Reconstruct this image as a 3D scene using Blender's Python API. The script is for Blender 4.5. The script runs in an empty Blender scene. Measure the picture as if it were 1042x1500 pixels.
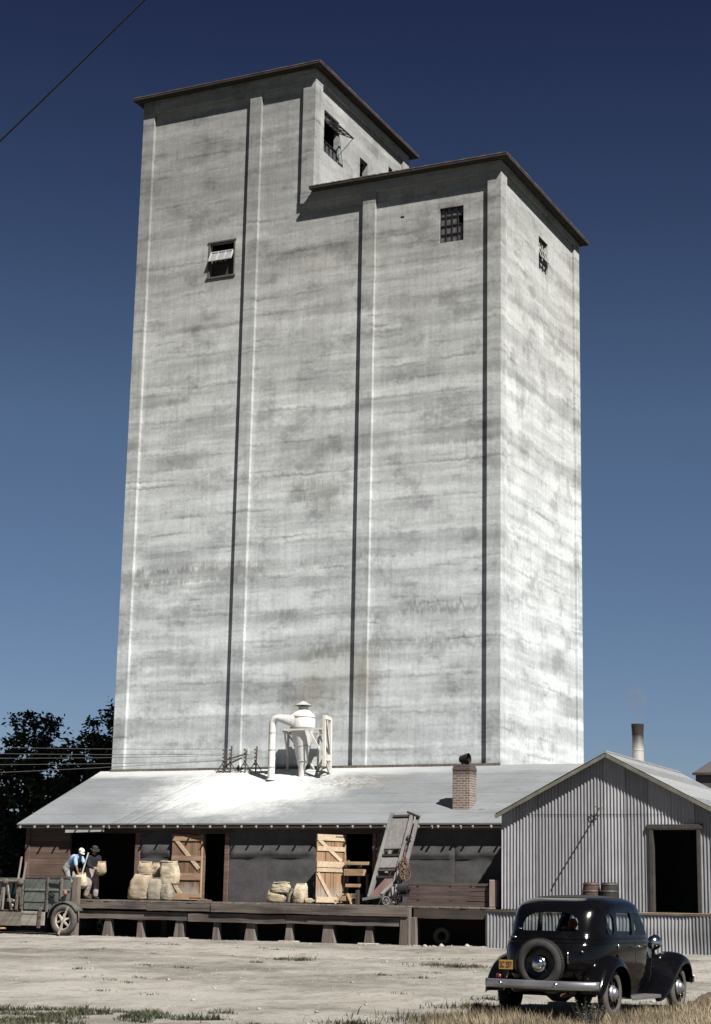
import bpy, bmesh, math, random
from mathutils import Vector, Matrix, noise as mnoise
random.seed(7)
R = math.radians
SC = bpy.context.scene
COL = SC.collection
V = Vector

# ------------------------------------------------------------------ object helpers
def root_loc(o):
    p = V((0, 0, 0))
    while o is not None:
        p += o.location
        o = o.parent
    return p

def tag(o, label=None, cat=None, group=None, kind=None):
    if label: o['label'] = label
    if cat: o['category'] = cat
    if group: o['group'] = group
    if kind: o['kind'] = kind
    return o

def empty(name, label, cat, loc=(0, 0, 0), group=None):
    o = bpy.data.objects.new(name, None)
    o.empty_display_size = .3
    COL.objects.link(o)
    o.location = loc
    return tag(o, label, cat, group)

class MB:
    def __init__(s):
        s.v = []; s.f = []
    def add(s, vs, fs):
        n = len(s.v)
        s.v += [tuple(v) for v in vs]
        s.f += [tuple(i + n for i in f) for f in fs]
        return s
    def box(s, a, b, M=None):
        x0, y0, z0 = a; x1, y1, z1 = b
        vs = [V((x, y, z)) for z in (z0, z1) for y in (y0, y1) for x in (x0, x1)]
        if M is not None: vs = [M @ v for v in vs]
        return s.add(vs, [(0, 2, 3, 1), (4, 5, 7, 6), (0, 1, 5, 4), (2, 6, 7, 3), (0, 4, 6, 2), (1, 3, 7, 5)])
    def beam(s, p0, p1, w, h, up=(0, 0, 1), w2=None, h2=None):
        p0 = V(p0); p1 = V(p1); d = (p1 - p0).normalized(); up = V(up)
        if abs(d.dot(up)) > .98: up = V((0, 1, 0)) if abs(d.y) < .9 else V((1, 0, 0))
        a = d.cross(up).normalized(); b = a.cross(d).normalized()
        w2 = w if w2 is None else w2; h2 = h if h2 is None else h2
        vs = []
        for p, ww, hh in ((p0, w, h), (p1, w2, h2)):
            for sx, sy in ((-1, -1), (1, -1), (1, 1), (-1, 1)):
                vs.append(p + a * sx * ww / 2 + b * sy * hh / 2)
        return s.add(vs, [(3, 2, 1, 0), (4, 5, 6, 7), (0, 1, 5, 4), (1, 2, 6, 5), (2, 3, 7, 6), (3, 0, 4, 7)])
    def tube(s, pts, r, n=10, cap=True):
        pts = [V(p) for p in pts]
        rs = r if isinstance(r, (list, tuple)) else [r] * len(pts)
        rings = []; prev = None
        for i, p in enumerate(pts):
            d = (pts[min(i + 1, len(pts) - 1)] - pts[max(i - 1, 0)]).normalized()
            if prev is None:
                u = V((0, 0, 1)) if abs(d.z) < .9 else V((1, 0, 0))
                a = d.cross(u).normalized()
            else:
                a = (prev - d * prev.dot(d)).normalized()
            b = d.cross(a); prev = a
            rings.append([p + (a * math.cos(t) + b * math.sin(t)) * rs[i] for t in (2 * math.pi * k / n for k in range(n))])
        vs = [v for q in rings for v in q]; fs = []
        for i in range(len(rings) - 1):
            for k in range(n):
                fs.append((i * n + k, i * n + (k + 1) % n, (i + 1) * n + (k + 1) % n, (i + 1) * n + k))
        if cap:
            fs.append(tuple(range(n - 1, -1, -1)))
            m = (len(rings) - 1) * n
            fs.append(tuple(m + k for k in range(n)))
        return s.add(vs, fs)
    def lathe(s, prof, n=20, M=None, closed=True):
        # prof: (r, z) bottom to top, rotates round z
        vs = []; fs = []
        for r, z in prof:
            for k in range(n):
                t = 2 * math.pi * k / n
                vs.append(V((r * math.cos(t), r * math.sin(t), z)))
        for i in range(len(prof) - 1):
            for k in range(n):
                fs.append((i * n + k, i * n + (k + 1) % n, (i + 1) * n + (k + 1) % n, (i + 1) * n + k))
        if closed:
            fs.append(tuple(range(n - 1, -1, -1)))
            m = (len(prof) - 1) * n
            fs.append(tuple(m + k for k in range(n)))
        if M is not None: vs = [M @ v for v in vs]
        return s.add(vs, fs)
    def prism(s, poly, fn, d0, d1):
        # poly in 2D; fn(a, b, d) -> point
        n = len(poly)
        vs = [fn(a, b, d0) for a, b in poly] + [fn(a, b, d1) for a, b in poly]
        fs = [tuple(range(n - 1, -1, -1)), tuple(range(n, 2 * n))]
        for i in range(n):
            j = (i + 1) % n
            fs.append((i, j, n + j, n + i))
        return s.add(vs, fs)
    def ellipsoid(s, c, r, M=None, nu=14, nv=9):
        vs = []; fs = []
        c = V(c)
        for j in range(nv + 1):
            ph = -math.pi / 2 + math.pi * (j + .0001) / (nv + .0002)
            for i in range(nu):
                t = 2 * math.pi * i / nu
                p = V((r[0] * math.cos(ph) * math.cos(t), r[1] * math.cos(ph) * math.sin(t), r[2] * math.sin(ph)))
                if M is not None: p = M @ p
                vs.append(c + p)
        for j in range(nv):
            for i in range(nu):
                fs.append((j * nu + i, j * nu + (i + 1) % nu, (j + 1) * nu + (i + 1) % nu, (j + 1) * nu + i))
        fs.append(tuple(range(nu - 1, -1, -1)))
        fs.append(tuple(nv * nu + k for k in range(nu)))
        return s.add(vs, fs)
    def capsule(s, p0, p1, r0, r1, n=10):
        p0 = V(p0); p1 = V(p1)
        d = p1 - p0
        L = d.length
        if L < 1e-6: return s.ellipsoid(p0, (r0, r0, r0))
        d.normalize()
        pts = []; rs = []
        for k in range(5):
            t = math.pi / 2 * (1 - k / 4)
            pts.append(p0 - d * r0 * math.sin(t)); rs.append(max(r0 * math.cos(t), r0 * .05))
        for k in range(5):
            t = math.pi / 2 * k / 4
            pts.append(p1 + d * r1 * math.sin(t)); rs.append(max(r1 * math.cos(t), r1 * .05))
        return s.tube(pts, rs, n)
    def holed(s, O, U, W, us, vs, holes, D=None):
        """sheet spanned by U,W from O with rectangular holes (u0,u1,v0,v1); D = reveal vector"""
        O = V(O); U = V(U); W = V(W)
        gu = sorted(set([us[0], us[1]] + [h[i] for h in holes for i in (0, 1)]))
        gv = sorted(set([vs[0], vs[1]] + [h[i] for h in holes for i in (2, 3)]))
        gu = [g for g in gu if us[0] <= g <= us[1]]; gv = [g for g in gv if vs[0] <= g <= vs[1]]
        P = lambda u, v: O + U * u + W * v
        for i in range(len(gu) - 1):
            for j in range(len(gv) - 1):
                cu = (gu[i] + gu[i + 1]) / 2; cv = (gv[j] + gv[j + 1]) / 2
                if any(h[0] < cu < h[1] and h[2] < cv < h[3] for h in holes): continue
                s.add([P(gu[i], gv[j]), P(gu[i + 1], gv[j]), P(gu[i + 1], gv[j + 1]), P(gu[i], gv[j + 1])], [(0, 1, 2, 3)])
        if D is not None:
            D = V(D)
            for h in holes:
                c = [P(h[0], h[2]), P(h[1], h[2]), P(h[1], h[3]), P(h[0], h[3])]
                for k in range(4):
                    a, b = c[k], c[(k + 1) % 4]
                    s.add([a, b, b + D, a + D], [(3, 2, 1, 0)])
        return s
    def build(s, name, mat, parent=None, smooth=None, bevel=0, loc=None):
        o = link_mesh(name, s.v, s.f, mat, parent, smooth, loc)
        if bevel:
            m = o.modifiers.new('bevel', 'BEVEL'); m.width = bevel; m.segments = 1
            m.limit_method = 'ANGLE'; m.angle_limit = R(40)
        return o

def link_mesh(name, v, f, mat, parent=None, smooth=None, loc=None):
    if parent is not None:
        off = root_loc(parent)
    elif loc is not None:
        off = V(loc)
    else:
        xs = [p[0] for p in v]; ys = [p[1] for p in v]; zs = [p[2] for p in v]
        off = V(((min(xs) + max(xs)) / 2, (min(ys) + max(ys)) / 2, min(zs)))
    me = bpy.data.meshes.new(name)
    me.from_pydata([(p[0] - off[0], p[1] - off[1], p[2] - off[2]) for p in v], [], f)
    me.update()
    me.materials.append(mat)
    if smooth is not None:
        me.polygons.foreach_set('use_smooth', [True] * len(me.polygons))
        if smooth < 179: me.set_sharp_from_angle(angle=R(smooth))
    o = bpy.data.objects.new(name, me)
    COL.objects.link(o)
    if parent is not None: o.parent = parent
    else: o.location = off
    return o

def bake(o):
    """apply an object's modifiers to its mesh"""
    dg = bpy.context.evaluated_depsgraph_get()
    me = bpy.data.meshes.new_from_object(o.evaluated_get(dg))
    o.modifiers.clear()
    old = o.data; o.data = me
    bpy.data.meshes.remove(old)
    return o

# ------------------------------------------------------------------ materials
class NT:
    def __init__(s, name, rough=.8, metal=0, spec=.3):
        s.m = bpy.data.materials.new(name); s.m.use_nodes = True
        s.t = s.m.node_tree; s.n = s.t.nodes; s.b = s.n['Principled BSDF']
        s.b.inputs['Roughness'].default_value = rough
        s.b.inputs['Metallic'].default_value = metal
        s.b.inputs['Specular IOR Level'].default_value = spec
        s.tc = s.n.new('ShaderNodeTexCoord')
        s.vec = s.tc.outputs['Object']
    def L(s, a, b): s.t.links.new(a, b)
    def setin(s, sock, v):
        if isinstance(v, bpy.types.NodeSocket): s.L(v, sock)
        else: sock.default_value = v
    def math(s, op, a, b=0., c=None, clamp=False):
        n = s.n.new('ShaderNodeMath'); n.operation = op; n.use_clamp = clamp
        s.setin(n.inputs[0], a); s.setin(n.inputs[1], b)
        if c is not None: s.setin(n.inputs[2], c)
        return n.outputs[0]
    def xyz(s, v=None):
        n = s.n.new('ShaderNodeSeparateXYZ'); s.L(v or s.vec, n.inputs[0]); return n.outputs
    def comb(s, x, y, z):
        n = s.n.new('ShaderNodeCombineXYZ')
        for i, q in enumerate((x, y, z)): s.setin(n.inputs[i], q)
        return n.outputs[0]
    def mapv(s, scale=(1, 1, 1), loc=(0, 0, 0), rot=(0, 0, 0), v=None):
        n = s.n.new('ShaderNodeMapping'); s.L(v or s.vec, n.inputs['Vector'])
        n.inputs['Scale'].default_value = scale; n.inputs['Location'].default_value = loc; n.inputs['Rotation'].default_value = rot
        return n.outputs[0]
    def noise(s, scale=1., v=None, detail=4, rough=.55, dist=0.):
        n = s.n.new('ShaderNodeTexNoise'); s.L(v or s.vec, n.inputs['Vector'])
        n.inputs['Scale'].default_value = scale; n.inputs['Detail'].default_value = detail
        n.inputs['Roughness'].default_value = rough; n.inputs['Distortion'].default_value = dist
        return n.outputs['Fac']
    def white(s, w):
        n = s.n.new('ShaderNodeTexWhiteNoise'); n.noise_dimensions = '1D'; s.L(w, n.inputs['W']); return n.outputs['Value']
    def rng(s, f, a, b, c=0., d=1., smooth=True):
        n = s.n.new('ShaderNodeMapRange'); n.interpolation_type = 'SMOOTHSTEP' if smooth else 'LINEAR'
        s.setin(n.inputs['Value'], f)
        for k, q in zip(('From Min', 'From Max', 'To Min', 'To Max'), (a, b, c, d)): s.setin(n.inputs[k], q)
        return n.outputs['Result']
    def mix(s, f, a, b, mode='MIX'):
        n = s.n.new('ShaderNodeMix'); n.data_type = 'RGBA'; n.blend_type = mode
        s.setin(n.inputs[0], f)
        for sock, q in ((n.inputs[6], a), (n.inputs[7], b)):
            if isinstance(q, bpy.types.NodeSocket): s.L(q, sock)
            else: sock.default_value = (*q, 1) if len(q) == 3 else q
        return n.outputs[2]
    def grey(s, f, tint=(1, 1, 1)):
        n = s.n.new('ShaderNodeMix'); n.data_type = 'RGBA'; n.blend_type = 'MULTIPLY'
        n.inputs[0].default_value = 1
        s.L(f, n.inputs[6]); n.inputs[7].default_value = (*tint, 1)
        return n.outputs[2]
    def col(s, c):
        if isinstance(c, bpy.types.NodeSocket): s.L(c, s.b.inputs['Base Color'])
        else: s.b.inputs['Base Color'].default_value = (*c, 1)
        return s
    def rough(s, f): s.setin(s.b.inputs['Roughness'], f); return s
    def bump(s, h, strength=.3, dist=.02):
        n = s.n.new('ShaderNodeBump'); n.inputs['Strength'].default_value = strength; n.inputs['Distance'].default_value = dist
        s.L(h, n.inputs['Height']); s.L(n.outputs[0], s.b.inputs['Normal']); return s
    def objrand(s):
        n = s.n.new('ShaderNodeObjectInfo'); return n.outputs['Random']

def plain(name, c, rough=.7, metal=0, var=.25, scale=3., spec=.3, bump=.0, bscale=30):
    m = NT(name, rough, metal, spec)
    v = m.mapv((1, 1, 1))
    n1 = m.noise(scale, v, 5); n2 = m.noise(scale * 7, v, 3)
    f = m.math('ADD', m.math('MULTIPLY', n1, .65), m.math('MULTIPLY', n2, .35))
    f = m.rng(f, .3, .7)
    m.col(m.mix(f, tuple(x * (1 - var) for x in c), tuple(x * (1 + var) for x in c)))
    if bump: m.bump(m.noise(bscale, v, 3), bump)
    return m.m

def wood(name, c1, c2, axis='x', board=0., rough=.85, across='z', grain=1., worn=False):
    """weathered timber: long grain along axis, optional board joints along 'across'"""
    m = NT(name, rough)
    sc = {'x': (.35, 9, 9), 'y': (9, .35, 9), 'z': (9, 9, .35)}[axis]
    r = m.objrand()
    off = m.comb(m.math('MULTIPLY', r, 17.), m.math('MULTIPLY', r, 7.), m.math('MULTIPLY', r, 11.))
    va = m.n.new('ShaderNodeVectorMath'); va.operation = 'ADD'; m.L(m.vec, va.inputs[0]); m.L(off, va.inputs[1])
    v = va.outputs[0]
    g = m.noise(1.6, m.mapv(sc, v=v), 6, .65, .3)
    b = m.noise(.9, v, 4)
    f = m.math('ADD', m.math('MULTIPLY', g, .6), m.math('MULTIPLY', b, .4))
    f = m.rng(f, .32, .68)
    c = m.mix(f, c1, c2)
    if board:
        z = m.xyz()[{'x': 0, 'y': 1, 'z': 2}[across]]
        t = m.math('DIVIDE', z, board)
        w = m.white(m.math('FLOOR', t))
        fr = m.math('FRACT', t)
        c = m.mix(m.math('MULTIPLY', w, .45), c, tuple(x * .45 for x in c1))
        gap = m.math('LESS_THAN', fr, .05)
        c = m.mix(gap, c, tuple(x * .15 for x in c1))
    if worn:      # splashed and dust-bleached foot of a door
        zz = m.math('ADD', m.xyz()[2], m.math('MULTIPLY', m.math('SUBTRACT', m.noise(4., v, 4), .5), .5))
        c = m.mix(m.rng(zz, 1.42, 1.80, .8, 0.), c, (.34, .315, .28))
    m.col(c); m.bump(g, .25 * grain, .01)
    return m.m

def concrete():
    m = NT('board_formed_concrete', .9, spec=.2)
    x, y, z = m.xyz()
    u = m.math('ADD', x, m.math('MULTIPLY', y, 1.0))
    uz = m.comb(u, 0., z)
    n_low = m.noise(.22, uz, 2); n_mid = m.noise(1.3, uz, 4); n_hi = m.noise(9., uz, 4, .7)
    zd = m.math('ADD', z, m.math('MULTIPLY', m.math('SUBTRACT', n_mid, .5), .13))
    zd = m.math('ADD', zd, m.math('MULTIPLY', m.math('SUBTRACT', n_low, .5), .22))
    zd = m.math('ADD', zd, m.math('MULTIPLY', m.math('SUBTRACT', m.noise(5., m.comb(u, 0., m.math('MULTIPLY', z, .25)), 3), .5), .16))
    lift = m.math('DIVIDE', zd, 1.27)
    idx = m.math('FLOOR', lift); fr = m.math('FRACT', lift)
    w = m.white(idx); w2 = m.white(m.math('ADD', idx, 37.3)); w3 = m.white(m.math('ADD', idx, 91.7))
    along = m.noise(.33, m.comb(u, m.math('MULTIPLY', idx, 3.7), 0.), 3)
    # wet-looking band hanging under each pour line, its depth and strength different for every lift
    depth = m.math('ADD', .10, m.math('MULTIPLY', w2, .42))
    rag = m.math('MULTIPLY', m.math('SUBTRACT', m.noise(3.2, m.comb(u, 0., m.math('MULTIPLY', z, .3)), 4, .7), .5), .55)
    under = m.math('SUBTRACT', 1., m.rng(m.math('ADD', m.math('SUBTRACT', 1., fr), rag), depth, m.math('ADD', depth, .16)))
    band = m.math('MULTIPLY', under, m.math('MULTIPLY', m.rng(m.math('ADD', along, m.math('MULTIPLY', rag, .25)), .22, .80), m.rng(w, .2, .9, .2, 1.)))
    fine = m.math('FRACT', m.math('DIVIDE', m.math('ADD', zd, m.math('MULTIPLY', m.math('SUBTRACT', m.noise(.8, m.comb(u, 2., z), 3), .5), .2)), .425))
    grit = m.noise(4.5, m.comb(u, 8., m.math('MULTIPLY', z, .7)), 5, .75)
    fline = m.math('MULTIPLY', m.rng(m.math('ADD', m.math('ABSOLUTE', m.math('SUBTRACT', fine, .5)), m.math('MULTIPLY', m.math('SUBTRACT', grit, .5), .22)), .0, .17, 1., 0.), m.rng(m.noise(.55, m.comb(u, 0., m.math('MULTIPLY', z, 2.2)), 4, .6), .48, .72))
    line = m.math('MULTIPLY', m.rng(m.math('ADD', fr, m.math('MULTIPLY', m.math('SUBTRACT', grit, .5), .22)), .02, .13, 1., 0.), m.rng(m.noise(.45, m.comb(u, 5., m.math('MULTIPLY', idx, 2.)), 4, .65), .38, .66))
    streak = m.noise(1., m.comb(m.math('MULTIPLY', u, 2.6), 0., m.math('MULTIPLY', z, .30)), 5, .6)
    streak2 = m.noise(1., m.comb(m.math('MULTIPLY', u, 7.), 3., m.math('MULTIPLY', z, .55)), 3, .6)
    tone = m.math('ADD', .62, m.math('MULTIPLY', m.math('SUBTRACT', w3, .5), .07))
    tone = m.math('ADD', tone, m.math('MULTIPLY', m.math('SUBTRACT', m.noise(.45, uz, 5, .6), .5), .30))
    tone = m.math('ADD', tone, m.math('MULTIPLY', m.math('SUBTRACT', streak, .5), .20))
    tone = m.math('ADD', tone, m.math('MULTIPLY', m.math('SUBTRACT', streak2, .5), .24))
    tone = m.math('ADD', tone, m.math('MULTIPLY', m.math('SUBTRACT', n_hi, .5), .38))
    damp = m.math('MULTIPLY', m.rng(m.noise(.75, m.comb(u, 11., m.math('MULTIPLY', z, 1.35)), 6, .68), .51, .66), .30)
    tone = m.math('MULTIPLY', tone, m.math('SUBTRACT', 1., damp))
    runs = m.math('MULTIPLY', m.rng(m.noise(1., m.comb(m.math('MULTIPLY', u, 4.5), 17., m.math('MULTIPLY', z, .16)), 4, .6), .56, .74), m.rng(m.noise(.4, m.comb(u, 21., z), 3), .42, .62))
    tone = m.math('MULTIPLY', tone, m.math('SUBTRACT', 1., m.math('MULTIPLY', runs, .24)))
    pale = m.math('MULTIPLY', m.rng(m.noise(.6, m.comb(u, 31., m.math('MULTIPLY', z, 1.8)), 6, .65), .54, .70), .16)
    tone = m.math('MULTIPLY', tone, m.math('ADD', 1., pale))
    strat = m.math('ADD', m.noise(1., m.comb(m.math('MULTIPLY', u, .22), 41., m.math('MULTIPLY', zd, 2.1)), 4, .6), m.math('MULTIPLY', m.math('SUBTRACT', grit, .5), .25))
    tone = m.math('MULTIPLY', tone, m.rng(strat, .36, .64, .80, 1.10))
    speck = m.rng(m.noise(16., uz, 3, .8), .30, .42, .80, 1.)
    tone = m.math('MULTIPLY', tone, speck)
    skin = m.math('LESS_THAN', m.math('ABSOLUTE', y), .03)                                   # the proud ribs have weathered darker
    tone = m.math('MULTIPLY', tone, m.math('SUBTRACT', 1., m.math('MULTIPLY', skin, .13)))
    # old wall bleaches towards its dusty foot, keeps its grey skin at the top
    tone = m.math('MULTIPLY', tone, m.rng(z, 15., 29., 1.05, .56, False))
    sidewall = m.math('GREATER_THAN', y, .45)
    tone = m.math('MULTIPLY', tone, m.math('ADD', 1., m.math('MULTIPLY', sidewall, .13)))   # paler tone painted in to strengthen the sun on the side wall
    tone = m.math('MULTIPLY', tone, m.math('SUBTRACT', 1., m.math('MULTIPLY', band, .44)))
    tone = m.math('MULTIPLY', tone, m.math('SUBTRACT', 1., m.math('MULTIPLY', line, .38)))
    tone = m.math('MULTIPLY', tone, m.math('SUBTRACT', 1., m.math('MULTIPLY', fline, .36)))
    # whitewash runs below the upper window
    c = m.mix(m.rng(z, 9., 27.), m.grey(tone, (.945, 1.0, 1.015)), m.grey(tone, (.99, 1.0, .975)))
    nx = m.math('MULTIPLY', m.math('SUBTRACT', m.noise(1.1, uz, 5, .65), .5), 1.6)
    nz = m.math('MULTIPLY', m.math('SUBTRACT', m.noise(1.6, m.comb(m.math('MULTIPLY', u, 2.6), 4., m.math('MULTIPLY', z, .35)), 7, .75), .5), 1.6)
    xd = m.math('ADD', x, nx); zz = m.math('ADD', z, nz)
    front = m.math('LESS_THAN', y, .5)
    def patch(c, x0, x1, z0, z1, k, colr, e=.3, ez=.12):
        a = m.math('MULTIPLY', m.rng(xd, x0 - e, x0 + e), m.rng(xd, x1 - e, x1 + e, 1., 0.))
        b = m.math('MULTIPLY', m.rng(zz, z0 - ez, z0 + ez), m.rng(zz, z1 - ez, z1 + ez, 1., 0.))
        f = m.math('MULTIPLY', m.math('MULTIPLY', a, b), m.math('MULTIPLY', front, k))
        return m.mix(f, c, colr, 'MULTIPLY')
    c = patch(c, -15.9, -9.2, 12.78, 13.28, .9, (.62, .61, .59), 1.2, .09)
    c = patch(c, -8.4, -4.0, 12.95, 13.15, .6, (.7, .69, .67), .5, .07)
    c = patch(c, -3.6, -.9, 11.15, 11.40, .9, (.70, .69, .68), .3, .05)
    c = patch(c, -4.9, .1, 9.85, 10.15, .7, (.72, .70, .68), .5, .1)
    c = patch(c, -7.9, -4.8, 7.9, 9.9, .8, (.82, .79, .75), .9, .7)
    c = patch(c, -7.8, -7.0, 7.8, 9.0, .9, (.74, .70, .66), .3, .3)
    c = patch(c, -5.5, -4.7, 8.0, 9.8, .9, (.70, .66, .62), .25, .4)
    c = patch(c, -7.6, -5.4, 9.7, 10.1, .8, (.66, .64, .61), .4, .15)
    c = patch(c, -8.3, -6.2, 15.6, 16.25, .95, (.66, .65, .62), .35, .18)
    c = patch(c, -7.4, -6.4, 15.1, 15.8, .9, (.68, .67, .64), .25, .25)
    c = patch(c, -16., -7.8, 27.9, 29.2, .5, (.76, .74, .72), .6, .4)
    c = patch(c, -12.8, -12.2, 28.6, 31.0, .5, (.76, .74, .72), .3, .5)
    c = patch(c, -16., .2, 24.2, 25.1, .6, (.76, .74, .71), .8, .3)
    c = patch(c, -12.6, .2, 25.0, 26.3, .35, (.80, .78, .75), .8, .4)
    m.col(c)
    m.bump(m.math('ADD', m.math('MULTIPLY', n_hi, .5), m.math('MULTIPLY', m.math('SUBTRACT', 1., line), .8)), .25, .02)
    return m.m

def roofing():
    m = NT('roll_roofing', .75, spec=.25)
    x, y, z = m.xyz()
    x = m.math('ADD', x, -6.5); y = m.math('ADD', y, -4.7)     # parent's base back to the site's axes
    yj = m.math('ADD', y, m.math('MULTIPLY', m.noise(.6, m.comb(x, 0., 0.), 3), .05))
    t = m.math('DIVIDE', yj, .83); fr = m.math('FRACT', t); w = m.white(m.math('FLOOR', t))
    n = m.noise(.7, m.mapv((.5, 1, 1)), 6, .6); n2 = m.noise(14., m.mapv((.3, 1.4, 1)), 4, .6); n3 = m.noise(3, m.mapv((.25, 1, 1)), 5)
    tone = m.math('ADD', .205, m.math('MULTIPLY', m.math('SUBTRACT', w, .5), .035))
    tone = m.math('ADD', tone, m.math('MULTIPLY', m.math('SUBTRACT', n, .5), .14))
    tone = m.math('ADD', tone, m.math('MULTIPLY', m.math('SUBTRACT', n2, .5), .09))
    tone = m.math('ADD', tone, m.math('MULTIPLY', m.math('SUBTRACT', n3, .5), .07))
    xs_ = m.math('FRACT', m.math('ADD', m.math('DIVIDE', x, 3.1), m.math('MULTIPLY', w, 3.)))
    seam = m.math('MULTIPLY', m.rng(fr, .0, .07, .60, 1.), m.rng(xs_, .0, .012, .72, 1.))
    lap = m.rng(fr, .80, 1., 1., 1.06)
    seam = m.math('MULTIPLY', seam, lap)
    tone = m.math('MULTIPLY', tone, seam)
    c = m.grey(tone, (.94, 1.0, 1.055))
    # flour dust from the dust collector, thickest round its foot
    dx = m.math('DIVIDE', m.math('ADD', x, 8.6), 3.9); dy = m.math('DIVIDE', m.math('ADD', y, 1.7), 2.9)
    d = m.math('SQRT', m.math('ADD', m.math('MULTIPLY', dx, dx), m.math('MULTIPLY', dy, dy)))
    d = m.math('ADD', d, m.math('MULTIPLY', m.math('SUBTRACT', m.noise(1.1, m.mapv((.6, 1, 1)), 8, .72), .5), 1.1))
    d = m.math('ADD', d, m.math('MULTIPLY', m.math('SUBTRACT', m.noise(6., m.mapv((1.4, .35, 1)), 5, .7), .5), .5))
    dust = m.rng(d, .35, 1.25, 1., 0.)
    c = m.mix(m.math('MULTIPLY', dust, .92), c, (.62, .63, .62))
    # strip of dust along the foot of the wall
    strip = m.math('MULTIPLY', m.rng(m.math('ADD', y, m.math('MULTIPLY', m.math('SUBTRACT', n3, .5), .8)), -1.0, -.25), m.rng(x, -6, 0.3, 1., .25))
    c = m.mix(m.math('MULTIPLY', strip, .8), c, (.50, .51, .51))
    # chaff right of the collector
    ex = m.math('DIVIDE', m.math('ADD', x, 4.6), 1.9); ey = m.math('DIVIDE', m.math('ADD', y, 1.35), .75)
    e = m.math('SQRT', m.math('ADD', m.math('MULTIPLY', ex, ex), m.math('MULTIPLY', ey, ey)))
    chaff = m.math('MULTIPLY', m.rng(e, .4, 1.2, 1., 0.), m.rng(m.noise(7., None, 5, .7), .42, .62))
    c = m.mix(m.math('MULTIPLY', chaff, .8), c, (.16, .14, .10))
    spot = m.rng(m.noise(2.3, m.mapv((.8, 1.6, 1), (3, 1, 0)), 4, .6), .665, .72)
    c = m.mix(m.math('MULTIPLY', spot, .6), c, (.07, .07, .065))
    rust = m.math('MULTIPLY', m.rng(m.noise(.5, m.mapv((.5, 1, 1), (9, 2, 0)), 5, .7), .5, .7), m.rng(x, -2., 2.))
    c = m.mix(m.math('MULTIPLY', rust, .35), c, (.13, .105, .09))
    m.col(c); m.bump(m.math('ADD', m.math('MULTIPLY', seam, .8), n2), .2, .02)
    return m.m

def corrugated(name, c=(.345, .343, .362), rust=.25, metal=.25, rough=.55):
    m = NT(name, rough, metal, .4)
    x, y, z = m.xyz()
    n = m.noise(1.2, m.mapv((2, 2, .5)), 5, .65); n2 = m.noise(6., m.mapv((3, 3, .4)), 4)
    sheet = m.white(m.math('FLOOR', m.math('DIVIDE', x, .66)))
    k = m.math('ADD', m.math('MULTIPLY', n, .5), m.math('ADD', m.math('MULTIPLY', n2, .20), m.math('MULTIPLY', sheet, .36)))
    col = m.mix(m.rng(k, .3, .7), tuple(q * .74 for q in c), tuple(q * 1.2 for q in c))
    r = m.math('MULTIPLY', m.rng(m.noise(.9, m.mapv((1.5, 1.5, .4), (4, 4, 4)), 6, .7), .56, .74), rust)
    col = m.mix(r, col, (.10, .065, .045))
    lapx = m.math('LESS_THAN', m.math('FRACT', m.math('DIVIDE', x, .66)), .03)
    col = m.mix(m.math('MULTIPLY', lapx, .55), col, (.03, .03, .032))
    m.col(col); m.rough(m.rng(n2, .3, .7, rough - .1, rough + .15))
    return m.m

def brick():
    m = NT('old_chimney_brick', .9)
    x, y, z = m.xyz()
    u = m.math('ADD', x, y)
    b = m.n.new('ShaderNodeTexBrick'); m.L(m.comb(u, z, 0.), b.inputs['Vector'])
    b.inputs['Color1'].default_value = (.135, .088, .074, 1); b.inputs['Color2'].default_value = (.225, .155, .135, 1)
    b.inputs['Mortar'].default_value = (.42, .38, .34, 1)
    b.inputs['Scale'].default_value = 1.; b.inputs['Mortar Size'].default_value = .009
    b.inputs['Brick Width'].default_value = .21; b.inputs['Row Height'].default_value = .075; b.inputs['Bias'].default_value = -.1
    n = m.noise(5., None, 5, .7)
    c = m.mix(m.rng(n, .45, .85), b.outputs['Color'], (.33, .28, .25))
    top = m.math('MULTIPLY', m.rng(m.math('ADD', z, m.math('MULTIPLY', n, .3)), 5.2, 5.45), .8)
    c = m.mix(top, c, (.05, .04, .04))
    m.col(c); m.bump(b.outputs['Fac'], -.5, .012)
    return m.m

def burlap(name, c=(.40, .325, .235), stain=(.30, .20, .14)):
    m = NT(name, .95, spec=.1)
    r = m.objrand()
    va = m.n.new('ShaderNodeVectorMath'); va.operation = 'ADD'; m.L(m.vec, va.inputs[0]); m.L(m.comb(m.math('MULTIPLY', r, 9.), r, r), va.inputs[1])
    v = va.outputs[0]
    n = m.noise(3.5, v, 5, .6); w = m.noise(60., v, 2)
    c1 = m.mix(m.rng(n, .35, .65), tuple(q * .78 for q in c), tuple(q * 1.1 for q in c))
    c1 = m.mix(m.math('MULTIPLY', m.rng(m.noise(1.6, v, 3), .55, .72), .6), c1, stain)
    m.col(c1); m.bump(m.math('ADD', m.math('MULTIPLY', n, 1.), m.math('MULTIPLY', w, .35)), .4, .03)
    return m.m

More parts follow.
